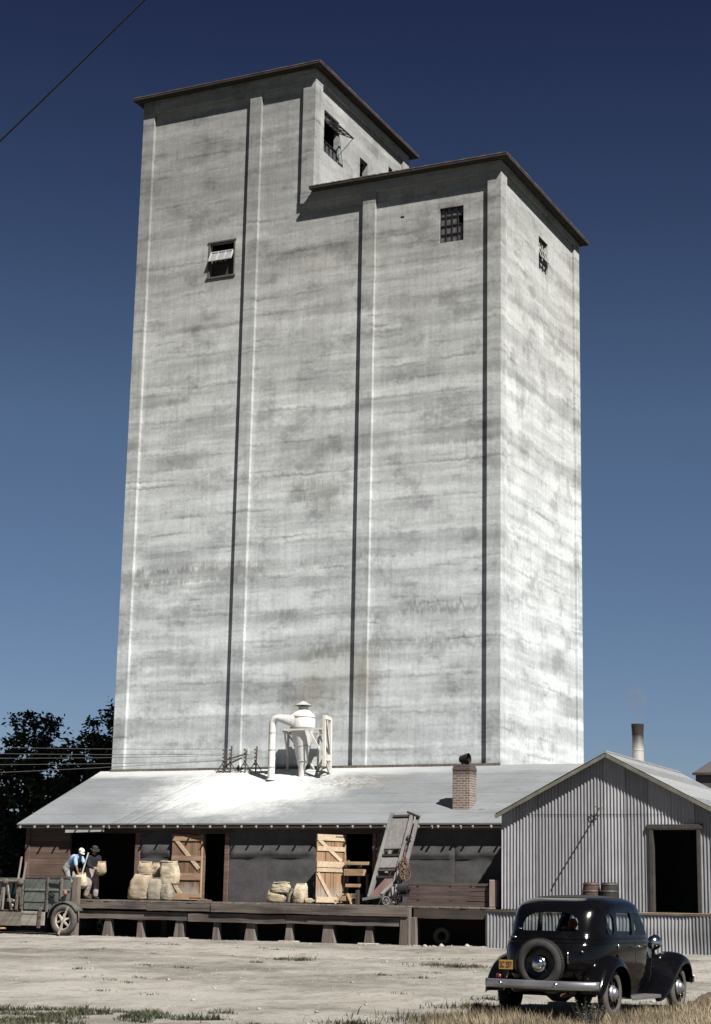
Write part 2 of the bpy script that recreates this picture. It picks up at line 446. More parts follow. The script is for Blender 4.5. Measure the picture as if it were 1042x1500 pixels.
def ground_mat():
    m = NT('packed_gravel_yard', .95, spec=.1)
    x, y, z = m.xyz()
    n1 = m.noise(.13, None, 5, .6); n2 = m.noise(1.0, m.mapv((.55, .40, 1)), 6, .7); n3 = m.noise(9., None, 5, .7); n4 = m.noise(45., None, 3, .7)
    f = m.math('ADD', m.math('ADD', m.math('MULTIPLY', n1, .30), m.math('MULTIPLY', n2, .32)), m.math('ADD', m.math('MULTIPLY', n3, .22), m.math('MULTIPLY', n4, .16)))
    c = m.mix(m.rng(f, .41, .59), (.185, .171, .149), (.395, .375, .340))
    # worn wheel tracks running along the dock, paler
    tr = m.math('ADD', m.math('ADD', y, m.math('MULTIPLY', x, -.12)), m.math('MULTIPLY', m.math('SUBTRACT', m.noise(.25, None, 3), .5), 2.2))
    t1 = m.rng(m.math('ABSOLUTE', m.math('ADD', tr, 17.4)), .3, 1.5, 1., 0.)
    t2 = m.rng(m.math('ABSOLUTE', m.math('ADD', tr, 13.2)), .3, 1.3, 1., 0.)
    c = m.mix(m.math('MULTIPLY', m.math('MAXIMUM', t1, t2), .45), c, (.335, .315, .28))
    dirt = m.rng(m.noise(.28, m.mapv((.55, .75, 1), (8, 3, 0)), 7, .72), .50, .64)
    c = m.mix(m.math('MULTIPLY', dirt, .7), c, (.125, .108, .088))
    pal = m.rng(m.noise(.16, m.mapv((.6, .9, 1), (2, 9, 0)), 7, .7), .47, .60)
    c = m.mix(m.math('MULTIPLY', pal, .6), c, (.43, .41, .365))
    mot = m.rng(m.noise(1.5, m.mapv((.9, .35, 1), (1, 5, 0)), 7, .78), .50, .66)
    c = m.mix(m.math('MULTIPLY', mot, .5), c, (.12, .105, .088))
    peb = m.rng(m.noise(22., None, 2, .6), .66, .72)
    c = m.mix(m.math('MULTIPLY', peb, .55), c, (.11, .095, .08))
    peb2 = m.rng(m.noise(30., m.mapv((1, 1, 1), (4, 4, 4)), 2, .6), .68, .73)
    c = m.mix(m.math('MULTIPLY', peb2, .6), c, (.46, .44, .40))
    # unseen land past the yard, coloured scrub-dark to cut bounce light
    ax_ = m.math('MAXIMUM', m.math('SUBTRACT', m.math('ABSOLUTE', m.math('ADD', x, -1.)), 26.), m.math('SUBTRACT', m.math('ABSOLUTE', m.math('ADD', y, 20.)), 27.))
    far = m.rng(m.math('ADD', ax_, m.math('MULTIPLY', n1, 6.)), 0., 6.)
    c = m.mix(far, c, m.mix(m.rng(n2, .35, .65), (.035, .042, .018), (.095, .085, .045)))
    fleck = m.rng(m.noise(1.9, m.mapv((1., .42, 1), (6, 2, 0)), 4, .8), .60, .68)
    c = m.mix(m.math('MULTIPLY', fleck, .5), c, (.10, .088, .072))
    fleck2 = m.rng(m.noise(2.4, m.mapv((1., .45, 1), (16, 4, 0)), 4, .8), .60, .70)
    c = m.mix(m.math('MULTIPLY', fleck2, .55), c, (.42, .40, .365))
    m.col(c); m.bump(m.math('ADD', m.math('ADD', n3, m.math('MULTIPLY', n4, .7)), m.math('MULTIPLY', n2, 1.5)), .7, .06)
    return m.m

def leafmat(name, c1, c2, rough=.6):
    m = NT(name, rough, spec=.25)
    f = m.rng(m.noise(1.1, None, 4), .35, .65)
    f2 = m.noise(9., None, 2)
    m.col(m.mix(m.rng(m.math('ADD', m.math('MULTIPLY', f, .6), m.math('MULTIPLY', f2, .5)), .3, .8), c1, c2))
    return m.m

def carpaint(name, c):
    m = NT(name, .12, spec=.24)
    m.b.inputs['Coat Weight'].default_value = .12; m.b.inputs['Coat Roughness'].default_value = .04
    n = m.noise(2.2, None, 5)
    d = m.rng(m.noise(1.2, m.mapv((1, 1, 1.5)), 6, .7), .45, .8)
    m.col(m.mix(m.math('MULTIPLY', d, .05), c, (.10, .09, .08)))
    m.rough(m.rng(n, .3, .7, .07, .16))
    return m.m

def glass(name, tint=(.85, .9, .9), rough=.02):
    m = NT(name, rough)
    m.b.inputs['Transmission Weight'].default_value = 0
    n = m.n; t = m.t
    tr = n.new('ShaderNodeBsdfTransparent'); tr.inputs[0].default_value = (*tint, 1)
    gl = n.new('ShaderNodeBsdfGlossy'); gl.inputs['Roughness'].default_value = rough
    fr = n.new('ShaderNodeFresnel'); fr.inputs[0].default_value = 1.5
    mx = n.new('ShaderNodeMixShader')
    t.links.new(fr.outputs[0], mx.inputs[0]); t.links.new(tr.outputs[0], mx.inputs[1]); t.links.new(gl.outputs[0], mx.inputs[2])
    t.links.new(mx.outputs[0], n['Material Output'].inputs['Surface'])
    return m.m

MT = {}
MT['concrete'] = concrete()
MT['slab'] = plain('dark_roof_edge', (.030, .022, .019), .9, var=.5, scale=2.)  # nearly black brown for the slab faces
MT['slabtop'] = plain('rust_stained_edge_strip', (.12, .092, .078), .85, var=.5, scale=2.)
MT['soffit'] = plain('dark_soffit_boards', (.05, .043, .038), .9, var=.3)
MT['roofing'] = roofing()
MT['shedwall'] = corrugated('galvanised_corrugated_sheet')
MT['skirt'] = corrugated('battered_corrugated_sheet', (.27, .27, .28), .5)
MT['shedroof'] = corrugated('weathered_roof_sheet', (.27, .28, .285), .3)
MT['farshed'] = corrugated('dark_corrugated_sheet', (.10, .09, .09), .6)
MT['brick'] = brick()
MT['wall_board'] = wood('brown_wall_boards', (.125, .078, .060), (.255, .170, .132), 'x', .19, across='z')
MT['barrier_board'] = wood('dark_barrier_planks', (.055, .036, .032), (.135, .095, .085), 'x')
MT['loaderwood'] = wood('grey_loader_wood', (.13, .122, .116), (.235, .225, .215), 'z')
MT['dark_board'] = wood('dark_timber', (.035, .026, .022), (.085, .065, .055), 'x')
MT['dock'] = wood('grey_dock_timber', (.045, .035, .030), (.20, .168, .145), 'x', grain=2.)
MT['dockpost'] = wood('grey_post_timber', (.065, .052, .044), (.225, .19, .165), 'z', grain=2.)
MT['deckmat'] = wood('worn_deck_boards', (.15, .13, .11), (.30, .27, .235), 'y', .2, across='x')
MT['tar'] = plain('tar_paper', (.080, .077, .079), .85, var=.28, scale=1.6, bump=.35, bscale=4)
MT['door'] = wood('tan_door_boards', (.17, .098, .060), (.345, .225, .145), 'z', .16, across='x', worn=True)
MT['door_pale'] = wood('pale_door_boards', (.25, .145, .080), (.47, .30, .175), 'z', .16, across='x', worn=True)
MT['batten'] = wood('pale_door_batten', (.38, .275, .18), (.62, .50, .36), 'x')
MT['batten_tan'] = wood('tan_door_batten', (.24, .145, .09), (.44, .30, .20), 'x')
MT['tan'] = wood('tan_sawn_timber', (.30, .19, .10), (.52, .37, .22), 'x')
MT['greywood'] = wood('silvery_weathered_wood', (.20, .175, .155), (.38, .345, .315), 'z')
MT['trim'] = plain('faded_yellow_trim', (.15, .145, .115), .85, var=.35)
MT['frame_green'] = plain('mossy_brown_frame', (.046, .041, .034), .85, var=.35)
_m = NT('dusty_white_sheet_metal', .6)
_n = _m.noise(2., _m.mapv((6, 6, .8)), 5, .65); _n2 = _m.noise(3., None, 5, .7)
_c = _m.mix(_m.rng(_n, .4, .72), (.76, .755, .73), (.58, .56, .52)); _c = _m.mix(_m.math('MULTIPLY', _m.rng(_n2, .62, .74), .6), _c, (.38, .33, .27))
_m.col(_c); _m.bump(_n2, .3, .02); MT['white'] = _m.m
MT['whitewood'] = wood('whitewashed_timber', (.52, .50, .45), (.78, .76, .71), 'z')
MT['pale'] = plain('pale_weathered_paint', (.46, .45, .42), .8, var=.25)
MT['window_wood'] = plain('dark_window_timber', (.085, .075, .066), .9, var=.3)
MT['rack'] = plain('grey_rack_iron', (.085, .078, .072), .7, .1, var=.4)
MT['iron'] = plain('dark_iron', (.030, .027, .026), .6, .3, var=.4)
MT['rusty'] = plain('rusty_iron', (.115, .062, .042), .85, .1, var=.5, scale=6)
MT['redplate'] = plain('faded_red_metal', (.17, .105, .095), .7, .1, var=.3)
MT['wire'] = plain('weathered_wire', (.11, .107, .104), .5, .2, var=.1)
MT['wireblack'] = plain('black_cable', (.012, .012, .014), .7, var=.1)
MT['void'] = plain('unlit_interior', (.012, .011, .010), .95, var=.2)  # near-black colour painted in place of deep shade
MT['burlap'] = burlap('burlap')
MT['burlap_grey'] = burlap('grey_burlap', (.28, .25, .20), (.20, .165, .125))
MT['burlap_pale'] = burlap('pale_burlap', (.52, .445, .325), (.39, .315, .225))
MT['burlap_red'] = burlap('reddish_burlap', (.15, .095, .075), (.11, .06, .045))
MT['ground'] = ground_mat()
MT['leaf'] = leafmat('dark_foliage', (.016, .026, .013), (.060, .085, .038))
MT['bark'] = plain('dark_bark', (.045, .036, .028), .95, var=.4, bump=.6, bscale=10)
MT['drygrass'] = leafmat('dry_grass', (.16, .125, .08), (.36, .295, .20), .8)
MT['greengrass'] = leafmat('green_weeds', (.024, .028, .014), (.075, .078, .042), .7)
MT['sage'] = leafmat('grey_sage_leaves', (.065, .07, .055), (.15, .15, .12), .8)
MT['stone'] = plain('pale_pebble', (.34, .32, .28), .9, var=.35, scale=4)
MT['black'] = carpaint('black_car_paint', (.0017, .0016, .0019))
MT['chrome'] = plain('worn_chrome', (.62, .62, .63), .14, 1., var=.08)
MT['dullmetal'] = plain('dull_bumper_metal', (.40, .40, .41), .34, .9, var=.15)
MT['tyre'] = plain('dusty_rubber', (.032, .030, .028), .85, var=.35, scale=8)
MT['tyre_dusty'] = plain('dust_caked_rubber', (.085, .078, .070), .9, var=.3, scale=8)
MT['tread'] = plain('rubber_tread', (.018, .017, .017), .85, var=.2)
MT['glass'] = glass('car_glass')
MT['darkpane'] = plain('grimy_window_glass', (.115, .108, .115), .3, spec=.5, var=.5, scale=4)
MT['palepane'] = plain('dusty_window_glass', (.30, .30, .32), .35, spec=.5, var=.15, scale=6)
MT['fabric'] = plain('black_roof_fabric', (.020, .020, .023), .75, var=.2, scale=5)
MT['seat'] = plain('brown_seat_cloth', (.035, .028, .024), .9)
MT['orange'] = plain('orange_cloth', (.75, .15, .04), .9)
MT['plate'] = plain('yellow_plate_paint', (.36, .205, .05), .7, var=.25)
MT['plateink'] = plain('dark_plate_lettering', (.05, .03, .015), .6)
MT['redlens'] = plain('red_lamp_glass', (.13, .012, .018), .15, spec=.6)
MT['truck'] = plain('faded_green_grey_paint', (.130, .140, .128), .6, var=.3, scale=2.5)
MT['teal'] = plain('dark_teal_paint', (.022, .040, .040), .45, var=.3)
MT['truckwood'] = wood('dusty_truck_boards', (.14, .12, .10), (.26, .23, .195), 'x')
MT['truckpale'] = wood('pale_truck_boards', (.27, .25, .215), (.42, .39, .34), 'x')
MT['spoke'] = plain('cream_spoke_paint', (.48, .43, .34), .7, var=.25)
MT['skin'] = plain('sunburnt_skin', (.34, .19, .125), .6, var=.12)
MT['shirt'] = plain('light_blue_work_shirt', (.26, .38, .54), .9, var=.18, scale=7, bump=.4, bscale=14)
MT['trousers'] = plain('grey_work_trousers', (.25, .26, .25), .95, var=.2, scale=6, bump=.4, bscale=12)
MT['overall'] = plain('worn_grey_brown_trousers', (.30, .265, .255), .95, var=.4, scale=9, bump=.5, bscale=12)
MT['darkshirt'] = plain('dark_work_shirt', (.010, .011, .015), .95, var=.3)
MT['felt'] = plain('dark_felt_hat', (.030, .031, .030), .95, var=.25)
MT['whitecap'] = plain('white_cotton_cap', (.72, .71, .68), .9, var=.06)
MT['hair'] = plain('dark_hair', (.022, .016, .012), .7)
MT['boot'] = plain('scuffed_leather', (.040, .028, .020), .8)
MT['barrel_brown'] = wood('brown_barrel_wood', (.045, .026, .020), (.095, .058, .045), 'z')
MT['barrel_black'] = plain('soot_dark_barrel', (.022, .021, .019), .75, var=.4)
MT['hoop'] = plain('barrel_hoop_metal', (.13, .115, .095), .6, .4, var=.3)
_m = NT('pale_stack_metal', .5, .2)
_n = _m.noise(3., _m.mapv((1, 1, .5)), 4)
_m.col(_m.mix(_m.rng(_m.math('ADD', _m.xyz()[2], _m.math('MULTIPLY', _n, .7)), 7.05, 7.9), (.55, .53, .51), (.035, .027, .024)))
MT['stackmetal'] = _m.m
MT['soot'] = plain('sooty_stack_top', (.028, .022, .020), .85, var=.4)
MT['earth'] = plain('brown_earth', (.085, .062, .045), .95, var=.35, scale=5, bump=.8, bscale=9)

# the yard is exposed for sunlit weathered surfaces: keep every diffuse albedo in its real, fairly low range
for _k, _m in MT.items():
    if _k in ('chrome', 'dullmetal', 'black', 'glass'): continue
    _nt = _m.node_tree; _b = _nt.nodes.get('Principled BSDF')
    if _b is None: continue
    _s = _b.inputs['Base Color']; _x = _nt.nodes.new('ShaderNodeMix'); _x.data_type = 'RGBA'; _x.blend_type = 'MULTIPLY'
    _x.inputs[0].default_value = 1; _x.inputs[7].default_value = (.58, .58, .58, 1)
    if _s.is_linked: _nt.links.new(_s.links[0].from_socket, _x.inputs[6])
    else: _x.inputs[6].default_value = _s.default_value[:]
    _nt.links.new(_x.outputs[2], _s)

# ================================================================== GROUND
def gz(x, y):
    """height of the yard: level under the buildings, falling gently towards the viewer"""
    b = -.016 * (-7 - y) if y < -7 else 0.
    if y < -60: b = -.016 * 53
    if -62 < y < -6.9 and -45 < x < 45:
        k = min(1, (-6.9 - y) / 1.5)
        b += k * (.06 * mnoise.noise(V((x * .22, y * .35, 1.))) + .030 * mnoise.noise(V((x * 1.1, y * 1.0, 5.))) + .016 * mnoise.noise(V((x * 2.6, y * 2.2, 11.))))
        tr = y - .12 * x + 1.2 * mnoise.noise(V((x * .12, y * .1, 21.)))
        b -= k * .045 * sum(math.exp(-((tr + q) / .22) ** 2) for q in (12.6, 14.1, 17.0, 18.5, 23.2, 24.7))     # old wheel ruts
        b += .05 * math.exp(-((y + 7.6) / .5) ** 2) * (.6 + .6 * mnoise.noise(V((x * .8, 0, 9.))))
    return b

def axis(a, b, st, far):
    g = []; q = a
    while q <= b + 1e-6: g.append(q); q += st
    s = st; q = b
    while q < far: s *= 1.7; q += s; g.append(q)
    s = st; q = a
    while q > -far: s *= 1.7; q -= s; g.insert(0, q)
    return g
gx = axis(-18, 22, .22, 2500); gy = axis(-40, -6, .16, 2500)
nx = len(gx)
link_mesh('ground', [(x, y, gz(x, y)) for y in gy for x in gx],
          [(j * nx + i, j * nx + i + 1, (j + 1) * nx + i + 1, (j + 1) * nx + i) for j in range(len(gy) - 1) for i in range(nx - 1)],
          MT['ground'], None, 180, loc=(0, 0, 0))['kind'] = 'structure'

# ================================================================== GRAIN ELEVATOR (front plane y=0, right plane x=0)
W, D = 15.42, 8.94
ZL, ZU = 27.54, 32.68           # undersides of the two roof slabs
XU = -7.61                      # right side of the tall half
RC = .14; RS = .11              # recess of the panels, front and side
el = empty('grain_elevator', 'tall bare concrete grain elevator with a raised left half, towering behind the dock', 'grain elevator')
b = MB()
W1 = (-12.16, -11.04, 24.78, 26.18); W2 = (-2.45, -1.51, 24.73, 26.08)
hole = (-4.03, -3.87, 25.95, 26.03)
b.holed((0, RC, 0), (1, 0, 0), (0, 0, 1), (-W, 0), (0, ZL), [W1, W2, hole], (0, .24, 0))
b.holed((0, RC, 0), (1, 0, 0), (0, 0, 1), (-W, XU - .05), (ZL, ZU), [])
W3 = (4.34, 5.38, 24.9, 26.23); W4 = (.98, 2.32, 29.64, 31.4)
H5 = (4.27, 5.02, 29.2, 30.75); H6 = (7.06, 7.48, 30.4, 31.5)
b.holed((-RS, 0, 0), (0, 1, 0), (0, 0, 1), (.02, D - .02), (0, ZL), [W3], (-.24, 0, 0))
b.holed((XU - RS, 0, 0), (0, 1, 0), (0, 0, 1), (.02, D - .02), (ZL, ZU), [W4, H5, H6], (-.24, 0, 0))
b.add([(-W, RC, 0), (-W, D, 0), (-W, D, ZU), (-W, RC, ZU)], [(3, 2, 1, 0)])
b.add([(-W, D, 0), (-RS, D, 0), (-RS, D, ZL), (-W, D, ZL)], [(3, 2, 1, 0)])
b.add([(-W, D, ZL), (XU - RS, D, ZL), (XU - RS, D, ZU), (-W, D, ZU)], [(3, 2, 1, 0)])
b.add([(-W, RC, ZU), (XU - RS, RC, ZU), (XU - RS, D, ZU), (-W, D, ZU)], [(0, 1, 2, 3)])
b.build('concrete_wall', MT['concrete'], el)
ZF = 27.14; ZFU = 32.14
def pil(x0, x1, z0, z1, y1=RC + .04, y0=0.):
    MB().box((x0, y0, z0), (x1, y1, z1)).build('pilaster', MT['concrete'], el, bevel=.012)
pil(-W - .003, -14.9, 0, ZFU, .6)
pil(-10.5, -9.985, 0, ZFU)
pil(-5.52, -5.0, 0, ZF)
pil(-.535, 0, 0, ZF, .62)
pil(-8.16, XU, ZL + .004, ZFU, .62)
pil(-.16, 0, 0, ZL - .3, D, D - .6)
pil(XU - .16, XU, ZL + .1, ZU - .002, D, D - .6)
def frz(a, c):
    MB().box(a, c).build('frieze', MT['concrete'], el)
frz((-8.16, -.002, ZF), (0.002, RC + .06, ZL - .002))
frz((-W - .005, -.002, ZFU), (XU + .002, RC + .06, ZU - .002))
frz((-.18, RC + .061, ZF + .001), (.0015, .621, ZL - .002)); frz((-.16, .622, ZL - .26), (.0018, D, ZL - .002))
frz((XU - .18, RC + .061, ZFU + .001), (XU + .0015, .621, ZU - .002)); frz((XU - .16, .622, ZU - .40), (XU + .0018, D - .6, ZU - .002))
def slab(x0, x1, y0, y1, z):
    o = MB().box((x0, y0, z), (x1, y1, z + .09)).build('roof_slab', MT['slab'], el)
    e = MB()
    n = 60
    for i in range(n):       # uneven strip along the top edge
        a = x0 + (x1 - x0) * i / n; c = x0 + (x1 - x0) * (i + 1) / n
        e.box((a, y0 - .012, z + .09), (c - .003, y0 + .12, z + .112 + .022 * random.random()))
    for i in range(36):
        a = y0 + .121 + (y1 - y0 - .12) * i / 36; c = y0 + .121 + (y1 - y0 - .12) * (i + 1) / 36
        e.box((x1 - .12, a, z + .09), (x1 + .012, c - .003, z + .112 + .022 * random.random()))
    e.build('edge_strip', MT['slabtop'], o)
    MB().box((x0 + .05, y0 + .05, z - .012), (x1 - .05, y1 - .05, z - .001)).build('soffit', MT['soffit'], o)
slab(XU - .03, .32, -.32, D + .32, ZL)
slab(-W - .33, XU + .32, -.33, D + .32, ZU)

def window(O, U, W_, N, w, h, nu, nv, pane='darkpane', skip=(), sash=None, frame='iron', fw=.035, name='window'):
    """multi-pane metal window; O lower-left corner, U across, W_ up, N outwards"""
    O, U, W_, N = map(V, (O, U, W_, N))
    fr = MB()
    P = lambda a, c, n=0.: O + U * a + W_ * c + N * n
    for i in range(nu + 1):
        t = fw * (1.7 if i in (0, nu) else 1)
        fr.beam(P(w * i / nu, 0), P(w * i / nu, h), t, .05, N)
    for j in range(nv + 1):
        t = fw * (1.7 if j in (0, nv) else 1)
        fr.beam(P(0, h * j / nv, .003), P(w, h * j / nv, .003), .05, t, W_)
    o = fr.build(name, MT[frame], el)
    pn = MB()
    for i in range(nu):
        for j in range(nv):
            if (i, j) in skip: continue
            t = [random.uniform(-.006, .006) for _ in range(2)]
            a0, a1, c0, c1 = w * i / nu + .012, w * (i + 1) / nu - .012, h * j / nv + .012, h * (j + 1) / nv - .012
            pn.add([P(a0, c0, -.012 + t[0]), P(a1, c0, -.012 - t[0]), P(a1, c1, -.012 + t[1]), P(a0, c1, -.012 - t[1])], [(0, 1, 2, 3)])
    pn.build('pane', MT[pane], o)
    return o
# front right window: 4 x 3 panes, one knocked out
window((-2.45, RC + .09, 24.73), (1, 0, 0), (0, 0, 1), (0, -1, 0), .94, 1.35, 4, 4, skip=((3, 2),))
# side window with the tilted sash
window((-RS - .1, 4.34, 24.9), (0, 1, 0), (0, 0, 1), (1, 0, 0), 1.04, .50, 3, 1, 'palepane')
sw = MB()
for i in range(4):
    y = 4.40 + i * .305
    sw.beam((-RS + .07, y, 25.42), (-RS - .14, y, 26.16), .04, .03, (1, 0, 0))
for t in (0, .5, 1):
    p = V((-RS + .07, 0, 25.42)).lerp(V((-RS - .14, 0, 26.16)), t)
    sw.beam((p.x, 4.38, p.z), (p.x, 5.34, p.z), .04, .04)
so = sw.build('open_sash', MT['pale'], el)
MB().box((-RS - .12, 4.36, 26.17), (-RS - .04, 5.36, 26.23)).build('window_head', MT['iron'], el)
# tall side window of the upper half with the awning sash
X4 = XU - RS - .1
window((X4, .98, 29.64), (0, 1, 0), (0, 0, 1), (1, 0, 0), 1.34, .52, 4, 1)
window((X4, .98, 30.98), (0, 1, 0), (0, 0, 1), (1, 0, 0), 1.34, .42, 4, 1)
aw = MB(); A0 = V((X4 + .02, .98, 30.98)); A1 = V((X4 + .74, .98, 30.60))
for i in range(5):
    y = .34 * i * .97
    aw.beam(A0 + V((0, y, 0)), A1 + V((0, y, 0)), .03, .04)
for t in (0, .5, 1):
    p = A0.lerp(A1, t); aw.beam(p, p + V((0, 1.32, 0)), .05, .035)
aw.beam(A1 + V((0, 1.3, 0)), (X4 + .03, 2.28, 29.9), .018, .018)
so = aw.build('awning_sash', MT['iron'], el)
gp = MB()
for i in range(4):
    for t in (0, .5):
        p = A0.lerp(A1, t + .03); q = A0.lerp(A1, t + .47); y0 = .33 * i + .03
        gp.add([p + V((0, y0, 0)), p + V((0, y0 + .28, 0)), q + V((0, y0 + .28, 0)), q + V((0, y0, 0))], [(0, 1, 2, 3)])
gp.build('pane', MT['glass'], so)
# front left window: timber frame, awning shutter hung open
fw = MB(); y = RC - .02
fw.box((-12.20, y, 24.74), (-12.13, RC + .1, 26.20)); fw.box((-11.07, y, 24.74), (-11.01, RC + .1, 26.20))
fw.box((-12.24, y - .01, 26.16), (-10.97, RC + .1, 26.23)); fw.box((-12.26, y - .03, 24.69), (-10.97, RC + .1, 24.77))
wfo = fw.build('window_frame', MT['window_wood'], el, bevel=.008)
hs = MB()
S0, S1 = V((0, RC - .15, 25.40)), V((0, RC + .04, 25.80))
for x in (-12.09, -11.12): hs.beam(S0 + V((x, 0, 0)), S1 + V((x, 0, 0)), .05, .04)
for p in (S0, S1): hs.beam(p + V((-12.11, 0, 0)), p + V((-11.10, 0, 0)), .045, .045)
for x in (-11.76, -11.44): hs.beam(S0 + V((x, 0, 0)), S1 + V((x, 0, 0)), .025, .025)
hso = hs.build('awning_sash', MT['pale'], wfo)
MB().add([S0 + V((-12.09, .01, .01)), S0 + V((-11.12, .01, .01)), S1 + V((-11.12, .01, -.01)), S1 + V((-12.09, .01, -.01))], [(0, 1, 2, 3)]).build('pane', MT['palepane'], wfo)
cu = MB()
for i in range(9):
    x = -12.1 + i * .11
    cu.add([(x, RC + .2 + .02 * (i % 2), 24.8), (x + .11, RC + .2 + .02 * ((i + 1) % 2), 24.8), (x + .11, RC + .2 + .02 * ((i + 1) % 2), 25.5), (x, RC + .2 + .02 * (i % 2), 25.5)], [(0, 1, 2, 3)])
cu.build('curtain', MT['soffit'], wfo)

# ================================================================== WAREHOUSE (lean-to along the foot of the elevator)
YW = -4.70
wh = empty('warehouse', 'low brown plank warehouse with a long pale lean-to roof along the elevator foot', 'warehouse', (-6.5, YW, 0))
XL, XR = -15.62, 2.45
op1 = (-13.85, -11.22, 1.15, 3.40); op2 = (-8.57, -7.78, 1.15, 3.32); op3 = (-3.44, -2.48, 1.15, 3.32)
zt = lambda y: 5.76 + .432 * y          # roof underside height at depth y
b = MB()
b.holed((0, YW, 0), (1, 0, 0), (0, 0, 1), (XL, XR), (1.10, zt(YW) - .01), [op1, op2, op3], (0, .12, 0))
for x, s in ((XL, 1), (XR, -1)):
    b.add([(x, YW, 0), (x, -.02, 0), (x, -.02, zt(0) - .03), (x, YW, zt(YW) - .01)], [(0, 1, 2, 3)])
b.build('plank_wall', MT['wall_board'], wh)
MB().add([(XL, YW + .02, 1.13), (XR, YW + .02, 1.13), (XR, -.02, 1.13), (XL, -.02, 1.13)], [(0, 1, 2, 3)]).build('floor', MT['deckmat'], wh)
MB().add([(XL, YW + .01, 0), (XR, YW + .01, 0), (XR, YW + .01, 1.10), (XL, YW + .01, 1.10)], [(0, 1, 2, 3)]).build('shade_dark_foundation', MT['dark_board'], wh)  # boards coloured extra dark to paint in the shade down here
MB().box((XL + .1, -2.7, 1.13), (XR - .1, -2.62, 4.4)).build('shade_screen', MT['void'], wh)  # added black screen that keeps the doorways looking unlit
XRR = 3.4
rf = MB()
ys = [-5.0 + 5.0 * i / 24 for i in range(25)]; xs = [-15.88 + (XRR + 15.88) * i / 90 for i in range(91)]
def sag(x, y): return .012 * mnoise.noise(V((x * .5, y * .8, 3.))) + .006 * mnoise.noise(V((x * 2., y * 2., 7.)))
def rz(x, y): return zt(y) + .035 + sag(x, y) * (0 if y < -4.95 else 1)
n = len(xs)
rf.add([(x, y, rz(x, y)) for y in ys for x in xs], [(j * n + i, j * n + i + 1, (j + 1) * n + i + 1, (j + 1) * n + i) for j in range(24) for i in range(n - 1)])
# underside and edges
rf.add([(-15.88, -5.0, zt(-5) - .01), (XRR, -5.0, zt(-5) - .01), (XRR, -.01, zt(0) - .01), (-15.88, -.01, zt(0) - .01)], [(3, 2, 1, 0)])
rf.add([(-15.88, -5.0, zt(-5) - .01), (XRR, -5.0, zt(-5) - .01), (XRR, -5.0, zt(-5) + .035), (-15.88, -5.0, zt(-5) + .035)], [(0, 1, 2, 3)])
rf.add([(-15.88, -5.0, zt(-5) - .01), (-15.88, 0, zt(0) - .01), (-15.88, 0, zt(0) + .035), (-15.88, -5.0, zt(-5) + .035)], [(3, 2, 1, 0)])
roof = rf.build('roof', MT['roofing'], wh)
MB().box((-15.43, -.06, 5.76), (.0, -.004, 5.855)).build('flashing', MT['dockpost'], roof)
MB().beam((-15.88, -4.96, zt(-4.96) - .07), (XRR, -4.96, zt(-4.96) - .07), .03, .10).build('eave_board', MT['dark_board'], roof)
x = -15.7; k = 0
while x < 2.3:
    xx = x + random.uniform(-.06, .06)
    MB().beam((xx, -5.06 - random.uniform(0, .03), zt(-5.06) - .07), (xx, -4.4, zt(-4.4) - .07), .042, .06).build('rafter_tail', MT['greywood'], wh)
    x += .575; k += 1
for xx in (-12.1, -.35, .6):
    MB().beam((xx, -5.05, zt(-5.05) - .08), (xx, -4.4, zt(-4.4) - .08), .04, .08).build('rafter_tail', MT['greywood'], wh)
# tar paper nailed on the wall, sagging at the top edge
def tarpaper(x0, x1, z0, z1):
    t = MB(); nx_ = max(6, int((x1 - x0) * 9)); nz_ = 26
    def P(i, j):
        x_ = x0 + (x1 - x0) * i / nx_; z_ = z0 + (z1 - z0) * j / nz_
        d = .010 + .014 * abs(mnoise.noise(V((x_ * 1.3, z_ * 1.6, 2.)))) + .02 * max(0, mnoise.noise(V((x_ * .5, z_ * 5., 8.))))
        zf = 2.66 + .05 * mnoise.noise(V((x_ * 1.2, 0, 4.)))                 # paper sags out into a fold here
        d += .065 * (max(0, min(1, (3.1 - z_) / (3.1 - zf))) if z_ >= zf else max(0, 1 - (zf - z_) / .09) ** 1.5)
        if j in (0, nz_) or i in (0, nx_): d = .008
        return (x_, YW - d, z_)
    t.add([P(i, j) for j in range(nz_ + 1) for i in range(nx_ + 1)],
          [(j * (nx_ + 1) + i, j * (nx_ + 1) + i + 1, (j + 1) * (nx_ + 1) + i + 1, (j + 1) * (nx_ + 1) + i) for j in range(nz_) for i in range(nx_)])
    t.build('tar_paper', MT['tar'], wh, 180)
tarpaper(-11.0, -9.7, 1.15, 3.44); tarpaper(-7.6, -4.5, 1.15, 3.44); tarpaper(-2.3, .28, 1.15, 3.44); tarpaper(.30, 2.4, 1.15, 3.44)
pt = MB()
for x0, x1 in ((-11.21, -11.03), (-7.78, -7.62), (-2.48, -2.36)):
    MB().box((x0, YW - .035, 1.15), (x1, YW + .1, 3.42)).build('door_post', MT['wall_board'], wh, bevel=.006)
for x0, x1 in ((-8.7, -7.5), (-3.6, -2.2), (-14.0, -11.1)):
    MB().box((x0, YW - .04, 3.33), (x1, YW + .1, 3.44)).build('door_head', MT['dark_board'], wh)
MB().beam((-13.9, YW - .22, 3.40), (-12.35, YW - .22, 3.44), .05, .13).build('door_track', MT['pale'], wh)
MB().box((-15.66, YW - .03, 0), (-15.5, YW + .08, zt(YW) - .05)).build('corner_board', MT['wall_board'], wh)
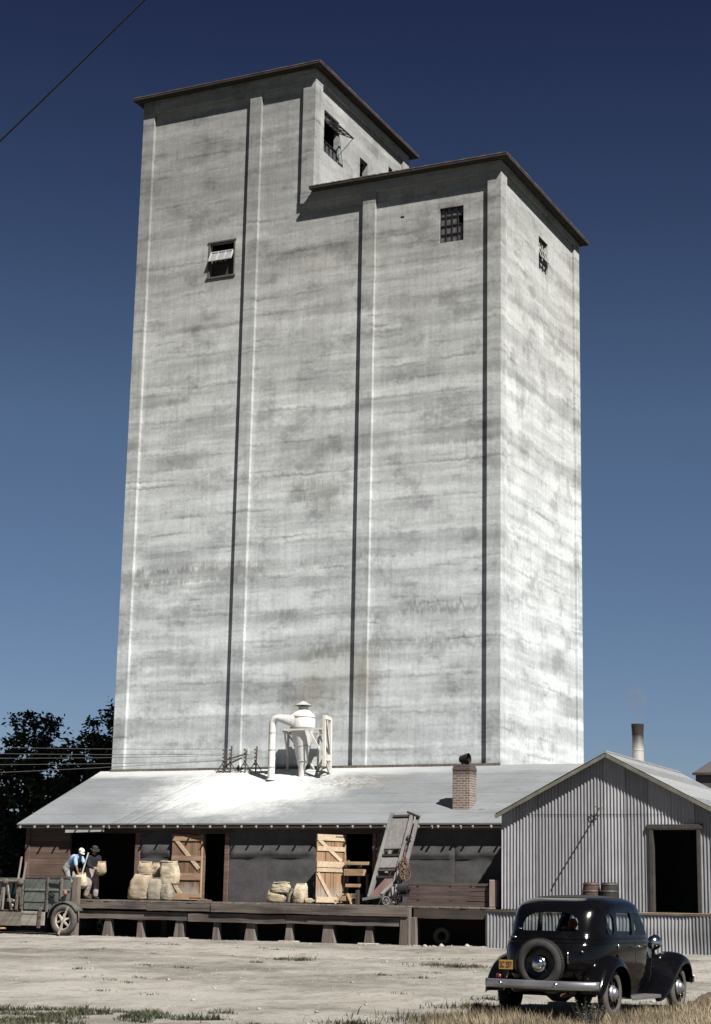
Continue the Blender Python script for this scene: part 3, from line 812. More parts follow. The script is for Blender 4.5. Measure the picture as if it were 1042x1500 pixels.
# plank doors, hinged at hx, swung to angle a (0 = flat on the wall to the left)
def plank_door(hx, wdt, a, zc, mats, z0=1.17, z1=3.30, braces=()):
    M_ = Matrix.Translation((hx, YW - .05, 0)) @ Matrix.Rotation(a, 4, 'Z')
    d = MB(); nb = 6
    for i in range(nb):
        x1_ = -wdt * i / nb; x0_ = -wdt * (i + 1) / nb + .006
        d.box((x0_, -.0 - .002 * (i % 2), z0 + random.uniform(0, .02)), (x1_, .032, z1 - random.uniform(0, .03)), M_)
    o = d.build('plank_door', MT[mats[0]], wh, bevel=.003)
    for (za, zb) in zc:
        MB().box((-wdt + .01, -.034, za), (-.02, -.003, zb), M_).build('batten', MT[mats[1]], o, bevel=.003)
    for (xa, za, xb, zb) in braces:
        MB().beam(M_ @ V((xa, -.016, za)), M_ @ V((xb, -.016, zb)), .115, .030, M_.to_3x3() @ V((0, -1, 0))).build('brace', MT['batten'], o, bevel=.003)
    MB().box((-.035, -.034, z0), (.012, .045, z1 - .02), M_).build('door_stile', MT['tan'], o, bevel=.004)
    h = MB()
    for za in (zc[0][0] + .06, zc[-1][1] - .06):
        h.box((-.40, -.038, za - .02), (.03, -.031, za + .02), M_)
    h.build('hinge', MT['rusty'], o)
    return o
plank_door(-8.60, 1.10, R(6), ((1.19, 1.40), (1.82, 2.04), (2.44, 2.60), (3.08, 3.22)), ('door', 'batten_tan'), 1.17, 3.30,
           ((-1.0, 3.16, -.10, 2.18), (-1.04, 1.78, -.62, 1.24)))
plank_door(-3.42, 1.10, R(62), ((1.19, 1.36), (2.12, 2.24), (2.26, 2.44), (2.76, 2.90), (3.08, 3.27)), ('door_pale', 'batten'), 1.18, 3.28,
           ((-1.02, 3.10, -.14, 2.46), (-1.04, 2.08, -.5, 1.28)))
# brick chimney through the roof, with its hooded cowl
cx, cy = .16, -3.62
ch = MB(); z0 = zt(cy) - .3
ch.box((cx - .29, cy - .29, z0), (cx + .29, cy + .29, 5.44))
ch.box((cx - .30, cy - .30, 5.32), (cx + .30, cy + .30, 5.39)); ch.box((cx - .27, cy - .27, 5.44), (cx + .27, cy + .27, 5.50))
cho = ch.build('chimney', MT['brick'], wh, bevel=.008)
c2 = MB()
c2.tube([(cx + .02, cy, 5.46), (cx + .02, cy, 5.66)], .13, 12)
c2.tube([(cx - .13, cy - .02, 5.68), (cx + .17, cy - .04, 5.72)], [.11, .16], 14, False)
c2.ellipsoid((cx - .12, cy - .02, 5.68), (.06, .11, .11))
c2.build('chimney_cowl', MT['iron'], cho, 40)

# ================================================================== LOADING DOCK
YD = -7.20
dk = empty('loading_dock', 'long weathered timber loading dock on stubby posts in front of the warehouse', 'loading dock', (-6, YD, 0))
d = MB(); x = -11.95
while x < -.14:
    w = random.uniform(.19, .25); x1 = min(x + w, -.12)
    d.box((x, YD - .04 - random.uniform(0, .025), 1.10), (x1 - .008, YW - .02, 1.145 + random.uniform(-.004, .006))); x = x1
while x < 2.27:
    w = random.uniform(.19, .25); x1 = min(x + w, 2.30)
    d.box((x, -6.92 - random.uniform(0, .02), 1.10), (x1 - .008, YW - .02, 1.145 + random.uniform(-.004, .006))); x = x1
d.build('deck', MT['deckmat'], dk)
def rough_beam(x0, x1, y, za, zb, t, seed, name='fascia_beam', mat='dock'):
    m = MB(); n = max(8, int((x1 - x0) / .16)); vs = []
    for i in range(n + 1):
        q = x0 + (x1 - x0) * i / n
        e0 = .022 * mnoise.noise(V((q * .9, seed, 0))) + .01 * mnoise.noise(V((q * 4, seed, 3)))
        e1 = .012 * mnoise.noise(V((q * .9, seed, 6)))
        dy = .012 * mnoise.noise(V((q * 1.3, seed, 9)))
        for yy, zz in ((y - t / 2 + dy, za + e0), (y + t / 2, za + e0), (y + t / 2, zb + e1), (y - t / 2 + dy, zb + e1)):
            vs.append((q, yy, zz))
    fs = [(3, 2, 1, 0), tuple(4 * n + k for k in range(4))]
    for i in range(n):
        for k in range(4):
            j = (k + 1) % 4
            fs.append((4 * i + k, 4 * i + j, 4 * i + 4 + j, 4 * i + 4 + k))
    m.add(vs, fs).build(name, MT[mat], dk)
rough_beam(-11.9, -9.1, YD + .02, .87, 1.095, .12, 1.); rough_beam(-9.09, -6.75, YD + .01, .85, 1.095, .12, 2.)
rough_beam(-6.74, -3.3, YD - .03, .84, 1.095, .12, 3.); rough_beam(-3.29, -.15, YD - .01, .83, 1.095, .12, 4.)
rough_beam(-11.85, -7.6, YD + .10, .56, .80, .14, 5.); rough_beam(-7.59, -4.2, YD + .06, .54, .795, .14, 6.)
rough_beam(-4.19, -.35, YD + .08, .55, .80, .14, 7.)
rough_beam(-.10, 2.26, -6.86, .80, 1.095, .12, 8., mat='dark_board')
def post(x, w0, w1, h, y=YD + .16):
    m = MB(); dx = random.uniform(-.03, .03)
    m.beam((x, y, -.06), (x + dx, y, h), w1, .22, (0, 1, 0), w0, .18)
    o = m.build('dock_post', MT['dockpost'], dk, bevel=.01)
for i, (x, w0, w1) in enumerate(((-10.60, .22, .36), (-9.37, .16, .24), (-7.96, .26, .38), (-6.63, .17, .25), (-5.44, .27, .40), (-4.11, .18, .28), (-2.78, .30, .44), (-1.46, .19, .30))):
    post(x, w0, w1, .56)
    if i in (2, 5, 7): MB().box((x - .32, YD - .02, -.05), (x + .30, YD + .34, .05)).build('footing', MT['stone'], dk, bevel=.02)
MB().beam((-.27, YD + .08, -.06), (-.25, YD + .08, 1.09), .32, .24, (0, 1, 0), .26, .2).build('dock_post', MT['dockpost'], dk, bevel=.012)
MB().beam((-.02, YD + .20, -.06), (-.06, YD + .2, .82), .16, .16, (0, 1, 0)).build('dock_post', MT['dockpost'], dk, bevel=.012)
MB().beam((-11.72, YD - .12, -.06), (-11.70, YD - .12, 1.84), .26, .2, (0, 1, 0), .22, .18).build('end_post', MT['dockpost'], dk, bevel=.015)
MB().box((-11.90, YD + .12, .0), (-11.86, YW - .05, 1.09)).build('end_boards', MT['dark_board'], dk)
for z in (.36, .52):
    MB().box((-11.80, YD - .26, z), (-11.62, YD - .222, z + .07)).build('strap', MT['rusty'], dk)
for x in (-9.5, -6.6, -3.4, -.6, 2.0):
    MB().beam((x, -5.4, 0), (x, -5.4, 1.09), .2, .2).build('inner_post', MT['dockpost'], dk)
# plank bin front along the right end of the dock
bn = empty('plank_barrier', 'low reddish-grey plank barrier with a stout end post beside the corrugated shed', 'barrier', (.8, -6.3, 1.15))
for i, (za, zb) in enumerate(((1.16, 1.30), (1.315, 1.45), (1.46, 1.58), (1.592, 1.70), (1.735, 1.81))):
    m = MB(); m.beam((-.56 + random.uniform(-.06, .03), -6.3, (za + zb) / 2 + random.uniform(-.01, .01)), (2.10, -6.3, (za + zb) / 2 + random.uniform(-.012, .012)), .045, zb - za)
    m.build('plank', MT['barrier_board'], bn, bevel=.004)
MB().box((2.08, -6.45, 1.15), (2.33, -6.22, 1.93)).build('end_post', wood('red_brown_post', (.12, .085, .072), (.24, .18, .155), 'z'), bn, bevel=.015)
for x in (-.3, .75, 1.4):
    MB().box((x, -6.275, 1.15), (x + .07, -6.20, 1.78)).build('stud', MT['dock'], bn)

# ================================================================== CORRUGATED SHED
sx0, sx1, sap, sz_e, sz_a, ysh = 2.53, 8.99, 5.76, 3.84, 5.50, -6.60
sh = empty('corrugated_shed', 'grey corrugated iron shed with a gable front and one dark doorway', 'shed', (5.6, ysh, 0))
def gtop(x): return sz_a - (sz_a - sz_e) * abs(x - sap) / (sap - sx0)
def corr_sheet(m, x0, x1, zf0, zf1, y0, pitch=.098, amp=.016, nz_=1, dent=0., seed=0.):
    n = int((x1 - x0) / pitch * 8)
    for_cols = []
    for i in range(n + 1):
        x = x0 + (x1 - x0) * i / n
        col = []
        for j in range(nz_ + 1):
            za, zb = zf0(x), zf1(x)
            z = za + (zb - za) * j / nz_
            a = amp
            xx = x
            if dent:
                q = mnoise.noise(V((x * .9, z * 1.4, seed))); q2 = mnoise.noise(V((x * 2.2, z * .9, seed + 4)))
                xx = x + dent * .5 * q2
                yy = y0 + dent * q + a * math.sin(2 * math.pi * x / pitch)
            else:
                yy = y0 + a * math.sin(2 * math.pi * x / pitch) + .006 * mnoise.noise(V((x * 1.1, z * .8, seed)))
            col.append((xx, yy, z))
        for_cols.append(col)
    vs = [p for c in for_cols for p in c]; k = nz_ + 1
    m.add(vs, [(i * k + j, (i + 1) * k + j, (i + 1) * k + j + 1, i * k + j + 1) for i in range(n) for j in range(nz_)])
zs = 3.85
m = MB()
dx0, dx1, dzt = 7.00, 8.36, 3.36
corr_sheet(m, sx0, dx0, lambda x: 1.10, lambda x: min(zs, gtop(x)), ysh, nz_=6)
corr_sheet(m, dx1, sx1, lambda x: 1.10, lambda x: min(zs, gtop(x)), ysh, nz_=6)
corr_sheet(m, dx0, dx1, lambda x: dzt, lambda x: zs, ysh, nz_=2)
m.build('front_wall', MT['shedwall'], sh, 180)
m = MB(); corr_sheet(m, sx0 + .08, sx1 - .08, lambda x: zs - .05, lambda x: gtop(x) - .02, ysh - .012, nz_=3, seed=3.)
m.build('gable_sheet', MT['shedwall'], sh, 180)
YB = 1.15
m = MB()
for x in (sx0, sx1):
    m.add([(x, ysh, 0), (x, YB, 0), (x, YB, sz_e), (x, ysh, sz_e)], [(0, 1, 2, 3)])
m.add([(sx0, YB, 0), (sx1, YB, 0), (sx1, YB, sz_e), (sap, YB, sz_a), (sx0, YB, sz_e)], [(0, 1, 2, 3, 4)])
m.build('side_wall', MT['shedwall'], sh)
MB().add([(sx0, ysh, 1.12), (sx1, ysh, 1.12), (sx1, YB, 1.12), (sx0, YB, 1.12)], [(0, 1, 2, 3)]).build('floor', MT['dark_board'], sh)
# roof: corrugated sheets running down the slope, overhanging the gable
ov = .26; sl = (sz_a - sz_e) / (sap - sx0)
m = MB()
for s in (-1, 1):
    run = sap - sx0 + .12
    n = int((YB + .15 - (ysh - ov)) / .098 * 4); vs = []
    for i in range(n + 1):
        y = ysh - ov + (YB + .15 - ysh + ov) * i / n
        o = .014 * math.sin(i * math.pi / 2)
        for j in range(7):
            x = run * j / 6
            vs.append((sap + s * x, y, sz_a + .03 - sl * x + o + .008 * mnoise.noise(V((x * 1.5, y * .8, 2.)))))
    m.add(vs, [(i * 7 + j, i * 7 + j + 1, (i + 1) * 7 + j + 1, (i + 1) * 7 + j) for i in range(n) for j in range(6)])
sro = m.build('roof', MT['shedroof'], sh, 180)
MB().tube([(sap, ysh - ov, sz_a + .045), (sap, YB + .15, sz_a + .045)], .045, 8).build('ridge_cap', MT['shedroof'], sro, 60)
for s in (-1, 1):
    e = V((sap + s * (sap - sx0 + .12), ysh - ov + .02, sz_a - .055 - sl * (sap - sx0 + .12)))
    MB().beam((sap + s * .001, ysh - ov + .02, sz_a - .055), e, .035, .10, (0, 0, 1)).build('rake_board', MT['trim'], sro, bevel=.004)
m = MB()
for x in (3.0, 4.1, 5.2, 6.3, 7.4, 8.5):
    m.beam((x, ysh - ov + .04, gtop(x) - .045), (x, ysh + .05, gtop(x) - .045), .05, .07)
m.build('purlin_ends', MT['dark_board'], sro)
# door frame
for x0, x1 in ((dx0 - .05, dx0 + .06), (dx1 - .06, dx1 + .05)):
    MB().box((x0, ysh - .075, 1.10), (x1, ysh + .14, dzt + .02)).build('door_post', MT['frame_green'], sh, bevel=.008)
MB().box((dx0 - .12, ysh - .085, dzt + .022), (dx1 + .12, ysh + .14, dzt + .15)).build('door_head', MT['frame_green'], sh, bevel=.008)
MB().box((dx0 - .45, ysh - .095, 1.045), (dx1 + .9, ysh + .14, 1.098)).build('door_sill', MT['tan'], sh, bevel=.006)
m = MB(); corr_sheet(m, 2.27, 10.2, lambda x: -.03 + .03 * mnoise.noise(V((x * 2.2, 0, 1.))) + (0 if x > 3 else -.03), lambda x: 1.04 + .012 * mnoise.noise(V((x * .7, 2, 1.))), YD, nz_=10, dent=.045, seed=8.)
m.build('skirt', MT['skirt'], sh, 180)
MB().box((2.27, YD - .03, 1.03), (10.2, ysh - .1, 1.085)).build('ledge', MT['dock'], sh)
MB().box((2.27, YD + .05, 0), (10.2, YD + .08, 1.03)).build('skirt_backing', MT['dark_board'], sh)

# chain slung across the shed front
cn = MB(); P0 = V((5.50, ysh - .06, 3.94)); P1 = V((4.15, ysh - .045, 1.86))
N = 110
for i in range(N):
    t = i / N
    p = P0.lerp(P1, t); p.z -= .05 * math.sin(math.pi * t); p.x -= .05 * t * math.sin(math.pi * t)
    t2 = (i + 1) / N
    q = P0.lerp(P1, t2); q.z -= .05 * math.sin(math.pi * t2); q.x -= .05 * t2 * math.sin(math.pi * t2)
    if i % 4 == 0: cn.ellipsoid((p + q) / 2, (.017, .016, .026), None, 8, 5)
    cn.tube([p, q], .009, 6)
cn.tube([P1, P1 + V((-.04, 0, -.10))], .02, 6)
cno = cn.build('chain', MT['iron'])
tag(cno, 'thin dark chain slung diagonally across the corrugated shed front', 'chain')
hk = MB(); hk.tube([(5.36, ysh - .02, 3.80), (5.37, ysh - .14, 4.02), (5.45, ysh - .18, 4.0), (5.56, ysh - .16, 3.95), (5.64, ysh - .1, 3.98)], .014, 6)
hk.tube([(5.36, ysh - .03, 3.80), (5.40, ysh - .05, 3.62)], .012, 6)
hk.build('hook', MT['rusty'], cno)

# barrels on the ledge in front of the shed
def barrel(x, y, mat, hoop, label):
    t = empty('barrel', label, 'barrel', (x, y, 1.085), 'barrels by the shed wall')
    Mx = Matrix.Translation((x, y, 1.085))
    MB().lathe([(.218, 0), (.233, .1), (.246, .25), (.252, .40), (.246, .55), (.233, .70), (.220, .80), (.200, .80), (.197, .765)], 26, Mx).build('staves', MT[mat], t, 50)
    for z, r in ((.05, .229), (.24, .250), (.56, .250), (.75, .233)):
        h = MB(); h.lathe([(r, z - .022), (r + .006, z - .018), (r + .006, z + .018), (r, z + .022)], 26, Mx, False)
        h.build('hoop', MT[hoop], t, 60)
    MB().lathe([(.001, .76), (.197, .764)], 26, Mx, False).build('lid', MT[mat], t)
barrel(5.33, -6.90, 'barrel_brown', 'hoop', 'reddish-brown barrel, left one of two by the shed wall')
barrel(5.85, -6.91, 'barrel_black', 'hoop', 'sooty black barrel right of the brown one by the shed wall')

# ================================================================== DUST COLLECTOR ON THE ROOF
rzr = lambda y: zt(y) + .035
ycy, xcy = -.75, -7.08
cy_ = empty('dust_collector', 'white sheet-metal cyclone dust collector on its frame on the pale roof', 'dust collector', (xcy, ycy, rzr(ycy)))
Mx = Matrix.Translation((xcy, ycy, 0))
MB().lathe([(.43, 7.08), (.435, 7.10), (.435, 7.53), (.42, 7.55)], 28, Mx).build('drum', MT['white'], cy_, 40)
MB().lathe([(.115, rzr(ycy) - .08), (.12, 5.78), (.16, 5.86), (.425, 7.08)], 28, Mx).build('cone', MT['white'], cy_, 40)
MB().lathe([(.435, 7.55), (.22, 7.73), (.16, 7.75), (.16, 7.86)], 28, Mx).build('top_cone', MT['white'], cy_, 40)
cpo = MB().lathe([(.30, 7.90), (.31, 7.91), (.02, 8.07)], 24, Mx).build('rain_cap', MT['pale'], cy_, 40)
st = MB()
for k in range(4):
    a = k * math.pi / 2 + .4
    st.tube([(xcy + .15 * math.cos(a), ycy + .15 * math.sin(a), 7.84), (xcy + .22 * math.cos(a), ycy + .22 * math.sin(a), 7.93)], .012, 6)
st.tube([(xcy, ycy, 7.84), (xcy, ycy, 7.92)], .10, 12)
st.build('cap_stay', MT['iron'], cpo)
# inlet duct: flattened transition, elbow, down pipe
ex, ye = -8.08, -1.12
m = MB(); rings = []
for i in range(9):
    t = i / 8
    x = xcy - .10 - .64 * t; zc = 7.31 + .14 * t; hh = .235 - .11 * t; yy = (ycy - .30) + (ye - ycy + .30) * t; ww = .14 - .015 * t
    ring = []
    for k in range(14):
        a = 2 * math.pi * k / 14
        e = .55 + .45 * t
        ca, sa = math.cos(a), math.sin(a)
        ring.append(V((x, yy + ww * math.copysign(abs(ca) ** e, ca), zc + hh * math.copysign(abs(sa) ** e, sa))))
    rings.append(ring)
vs = [v for r_ in rings for v in r_]
m.add(vs, [(i * 14 + k, i * 14 + (k + 1) % 14, (i + 1) * 14 + (k + 1) % 14, (i + 1) * 14 + k) for i in range(8) for k in range(14)])
m.build('inlet_duct', MT['white'], cy_, 50)
pts = [(ex + .27, ye, 7.45)] + [(ex + .21 - .21 * math.sin(t), ye, 7.24 + .21 * math.cos(t)) for t in (.2, .5, .8, 1.1, 1.4, 1.57)]
MB().tube(pts, .125, 14).build('elbow', MT['white'], cy_, 50)
MB().tube([(ex, ye, 7.25), (ex, ye, 6.4), (ex, ye, rzr(ye) - .02)], .125, 16).build('down_pipe', MT['white'], cy_, 50)
MB().lathe([(.13, 0), (.19, .0), (.19, .03), (.13, .05)], 16, Matrix.Translation((ex, ye, rzr(ye) - .01))).build('pipe_collar', MT['white'], cy_, 50)
for r_, z in ((.44, 7.12), (.44, 7.49), (.30, 6.50), (.20, 5.98)):
    MB().lathe([(r_ - .012, z - .02), (r_ + .008, z - .016), (r_ + .008, z + .016), (r_ - .012, z + .02)], 28, Mx, False).build('band', MT['pale'], cy_, 50)
for z in (5.75, 6.35, 6.95):
    MB().lathe([(.122, z - .02), (.136, z - .016), (.136, z + .016), (.122, z + .02)], 18, Matrix.Translation((ex, ye, 0)), False).build('band', MT['pale'], cy_, 50)
# supporting frame
yf, yb = -1.15, -.16
xf = lambda x, y: x - .66 * (y + 1.3)         # keeps the frame square to the collector
for (a, c) in (((-7.62, yf, 7.03), (-6.06, yf, 7.03)), ((-8.1, yb, 7.03), (-6.4, yb, 7.03)), ((-7.62, yf, 6.985), (-7.9, yb, 6.985)), ((-6.2, yf, 6.985), (-6.6, yb, 6.985))):
    MB().beam(a, c, .10, .06).build('platform_beam', MT['whitewood'], cy_)
for x in (-7.95, -6.75):
    MB().beam((x, yb, 6.97), (x, yb, rzr(yb)), .06, .07, (0, 1, 0)).build('frame_leg', MT['whitewood'], cy_)
MB().beam((-6.05, yf, 7.46), (-6.02, yf, rzr(yf) + .45), .10, .09, (0, 1, 0)).build('frame_leg', MT['whitewood'], cy_)
MB().beam((-6.06, -.62, 7.42), (-6.04, -.62, rzr(-.62)), .08, .09, (0, 1, 0)).build('frame_leg', MT['whitewood'], cy_)
MB().beam((-6.07, yf + .05, 7.45), (-6.10, -.60, 7.42), .14, .12).build('frame_cross', MT['whitewood'], cy_)
MB().beam((-6.02, yf, 6.05), (-6.08, -.62, 6.08), .10, .20).build('frame_cross', MT['whitewood'], cy_)
for (a, c, w) in (((-5.98, yf, 7.38), (-6.06, -.62, 6.15), .07), ((-6.62, yf - .02, 6.98), (-6.0, yf, 6.02), .055), ((-6.0, yf, 5.98), (-6.06, -.62, rzr(-.62)), .07), ((-6.75, yb, 5.6), (-7.9, yb, 6.9), .06), ((-7.60, yf, 7.0), (-7.95, yb, 6.2), .05), ((-6.06, yf, 5.98), (-6.75, yb, rzr(yb) + .02), .09), ((-6.7, yb - .04, 6.9), (-6.08, -.62, 6.2), .07)):
    MB().beam(a, c, w, .045, (0, 1, 0)).build('frame_brace', MT['whitewood'], cy_)
MB().add([(-6.62, -.5, 5.62), (-6.22, -.5, 5.74), (-6.20, -.42, 6.02), (-6.58, -.42, 5.94)], [(0, 1, 2, 3)]).build('loose_board', MT['pale'], cy_)

# ================================================================== INSULATOR RACK AND WIRES
rk = empty('insulator_rack', 'dark insulator rack standing at the tower foot where the wires end', 'insulator rack', (-9.8, -.35, rzr(-.35)))
def bracket(x, h):
    zb = rzr(-.35)
    MB().beam((x, -.35, zb - .02), (x + .03, -.35, zb + h), .04, .04, (0, 1, 0)).build('upright', MT['rack'], rk)
    MB().beam((x - .30, -.35, zb), (x + .02, -.35, zb + .45), .025, .025, (0, 1, 0)).build('brace', MT['rack'], rk)
    MB().beam((x + .26, -.35, zb), (x + .02, -.35, zb + .35), .025, .025, (0, 1, 0)).build('brace', MT['rack'], rk)
    for k in range(5):
        z = zb + .28 + k * .13
        Mq = Matrix.Translation((x + .01 + .015 * (k % 2), -.43, z)) @ Matrix.Rotation(R(90), 4, 'X')
        MB().lathe([(.014, -.05), (.034, -.025), (.022, 0), (.036, .025), (.015, .05)], 10, Mq).build('insulator', MT['rusty'] if k % 2 else MT['rack'], rk, 60)
bracket(-10.42, .62); bracket(-10.15, .95); bracket(-9.55, .78); bracket(-9.12, .92)
MB().beam((-10.5, -.36, rzr(-.35) + .42), (-9.5, -.36, rzr(-.35) + .66), .035, .045).build('cross_arm', MT['rack'], rk)
MB().beam((-10.45, -.36, rzr(-.35) + .22), (-9.7, -.36, rzr(-.35) + .52), .04, .05).build('cross_arm', MT['rack'], rk)
MB().box((-9.64, -.33, rzr(-.3) + .62), (-9.44, -.24, rzr(-.3) + .85)).build('junction_box', MT['pale'], rk, bevel=.01)
zb = rzr(-.35)
wires = [((-10.2, -.45, zb + .84), (-10.6, -13.2, 5.62), 'uppermost of the thin wires running left from the insulator rack'),
         ((-10.2, -.45, zb + .66), (-10.6, -13.2, 5.44), 'second from the top of the thin wires running left from the insulator rack'),
         ((-9.6, -.45, zb + .62), (-10.3, -13.2, 5.30), 'middle one of the thin wires running left from the insulator rack'),
         ((-10.2, -.45, zb + .42), (-10.6, -13.2, 5.12), 'second from the bottom of the thin wires running left from the insulator rack'),
         ((-9.1, -.45, zb + .50), (-10.2, -13.2, 4.90), 'lowest of the thin wires running left from the insulator rack')]
for a, c, lab in wires:
    a, c = V(a), V(c); pts = []
    e = a + (c - a) * 2.6
    for i in range(41):
        t = i / 40; p = a.lerp(e, t); p.z -= 1.6 * 4 * t * (1 - t) * .12 - .0
        pts.append(p)
    # sag is measured so that the wire still passes the point c
    tag(MB().tube(pts, .0085, 6).build('power_line', MT['wire'], None, 60), lab, 'wire', 'wires running to the insulator rack')
a, c = V((1.07, -30, 15.32)), V((4.22, -30, 17.62)); d = (c - a)
pts = [a + d * t + V((0, 0, .05 * (t - .5) ** 2)) for t in [(-3 + .25 * i) for i in range(27)]]
tag(MB().tube(pts, .019, 8).build('overhead_cable', MT['wireblack'], None, 60), 'single dark cable crossing the blue sky at the upper left', 'cable')

# ================================================================== BEHIND THE SHED
sk = empty('smokestack', 'pale round metal smokestack with a sooty flared top behind the shed roof', 'smokestack', (2.4, 8, 0))
Mx = Matrix.Translation((2.4, 8, 0))
MB().lathe([(.27, 0), (.235, 5.5), (.215, 6.9), (.21, 7.45)], 20, Mx).build('pipe', MT['stackmetal'], sk, 60)
MB().lathe([(.212, 6.9), (.224, 6.9), (.222, 6.95), (.212, 6.95)], 20, Mx, False).build('band', MT['pale'], sk, 60)
MB().lathe([(.2115, 7.45), (.215, 7.60), (.226, 7.74), (.236, 7.88), (.215, 7.88), (.2, 7.7)], 20, Mx).build('top_flare', MT['soot'], sk, 60)
sm = NT('thin_smoke')
for n in list(sm.n):
    if n.type == 'BSDF_PRINCIPLED': sm.n.remove(n)
pv = sm.n.new('ShaderNodeVolumePrincipled'); pv.inputs['Color'].default_value = (.30, .27, .26, 1)
nn = sm.n.new('ShaderNodeTexNoise'); nn.inputs['Scale'].default_value = 3.; sm.L(sm.tc.outputs['Object'], nn.inputs['Vector'])
rr = sm.n.new('ShaderNodeMapRange'); sm.L(nn.outputs['Fac'], rr.inputs['Value']); rr.inputs['From Min'].default_value = .42; rr.inputs['From Max'].default_value = .75; rr.inputs['To Max'].default_value = 1.1
sm.L(rr.outputs[0], pv.inputs['Density']); sm.L(pv.outputs[0], sm.n['Material Output'].inputs['Volume'])
so_ = MB().lathe([(.12, 7.9), (.26, 8.1), (.36, 8.4), (.40, 8.8), (.30, 9.2), (.05, 9.5)], 14, Mx).build('smoke', sm.m, None, 180)
so_['kind'] = 'stuff'
so_['label'] = 'faint wisp of smoke above the smokestack'
bb = empty('storage_building', 'small dark building with a hipped roof at the far right behind the shed', 'building', (6, 17, 0))
m = MB(); m.box((2.74, 15, 0), (9.5, 20, 6.62)); m.build('wall', MT['farshed'], bb)
m = MB()
m.add([(2.68, 14.9, 6.60), (9.6, 14.9, 6.60), (9.6, 20.1, 6.60), (2.68, 20.1, 6.60), (3.15, 16.2, 7.22), (9.1, 16.2, 7.22), (9.1, 18.8, 7.22), (3.15, 18.8, 7.22)],
      [(0, 1, 5, 4), (1, 2, 6, 5), (2, 3, 7, 6), (3, 0, 4, 7), (4, 5, 6, 7), (3, 2, 1, 0)])
m.build('roof', MT['farshed'], bb)
MB().box((2.64, 14.86, 6.50), (9.64, 14.90, 6.598)).build('eave_board', MT['dark_board'], bb)

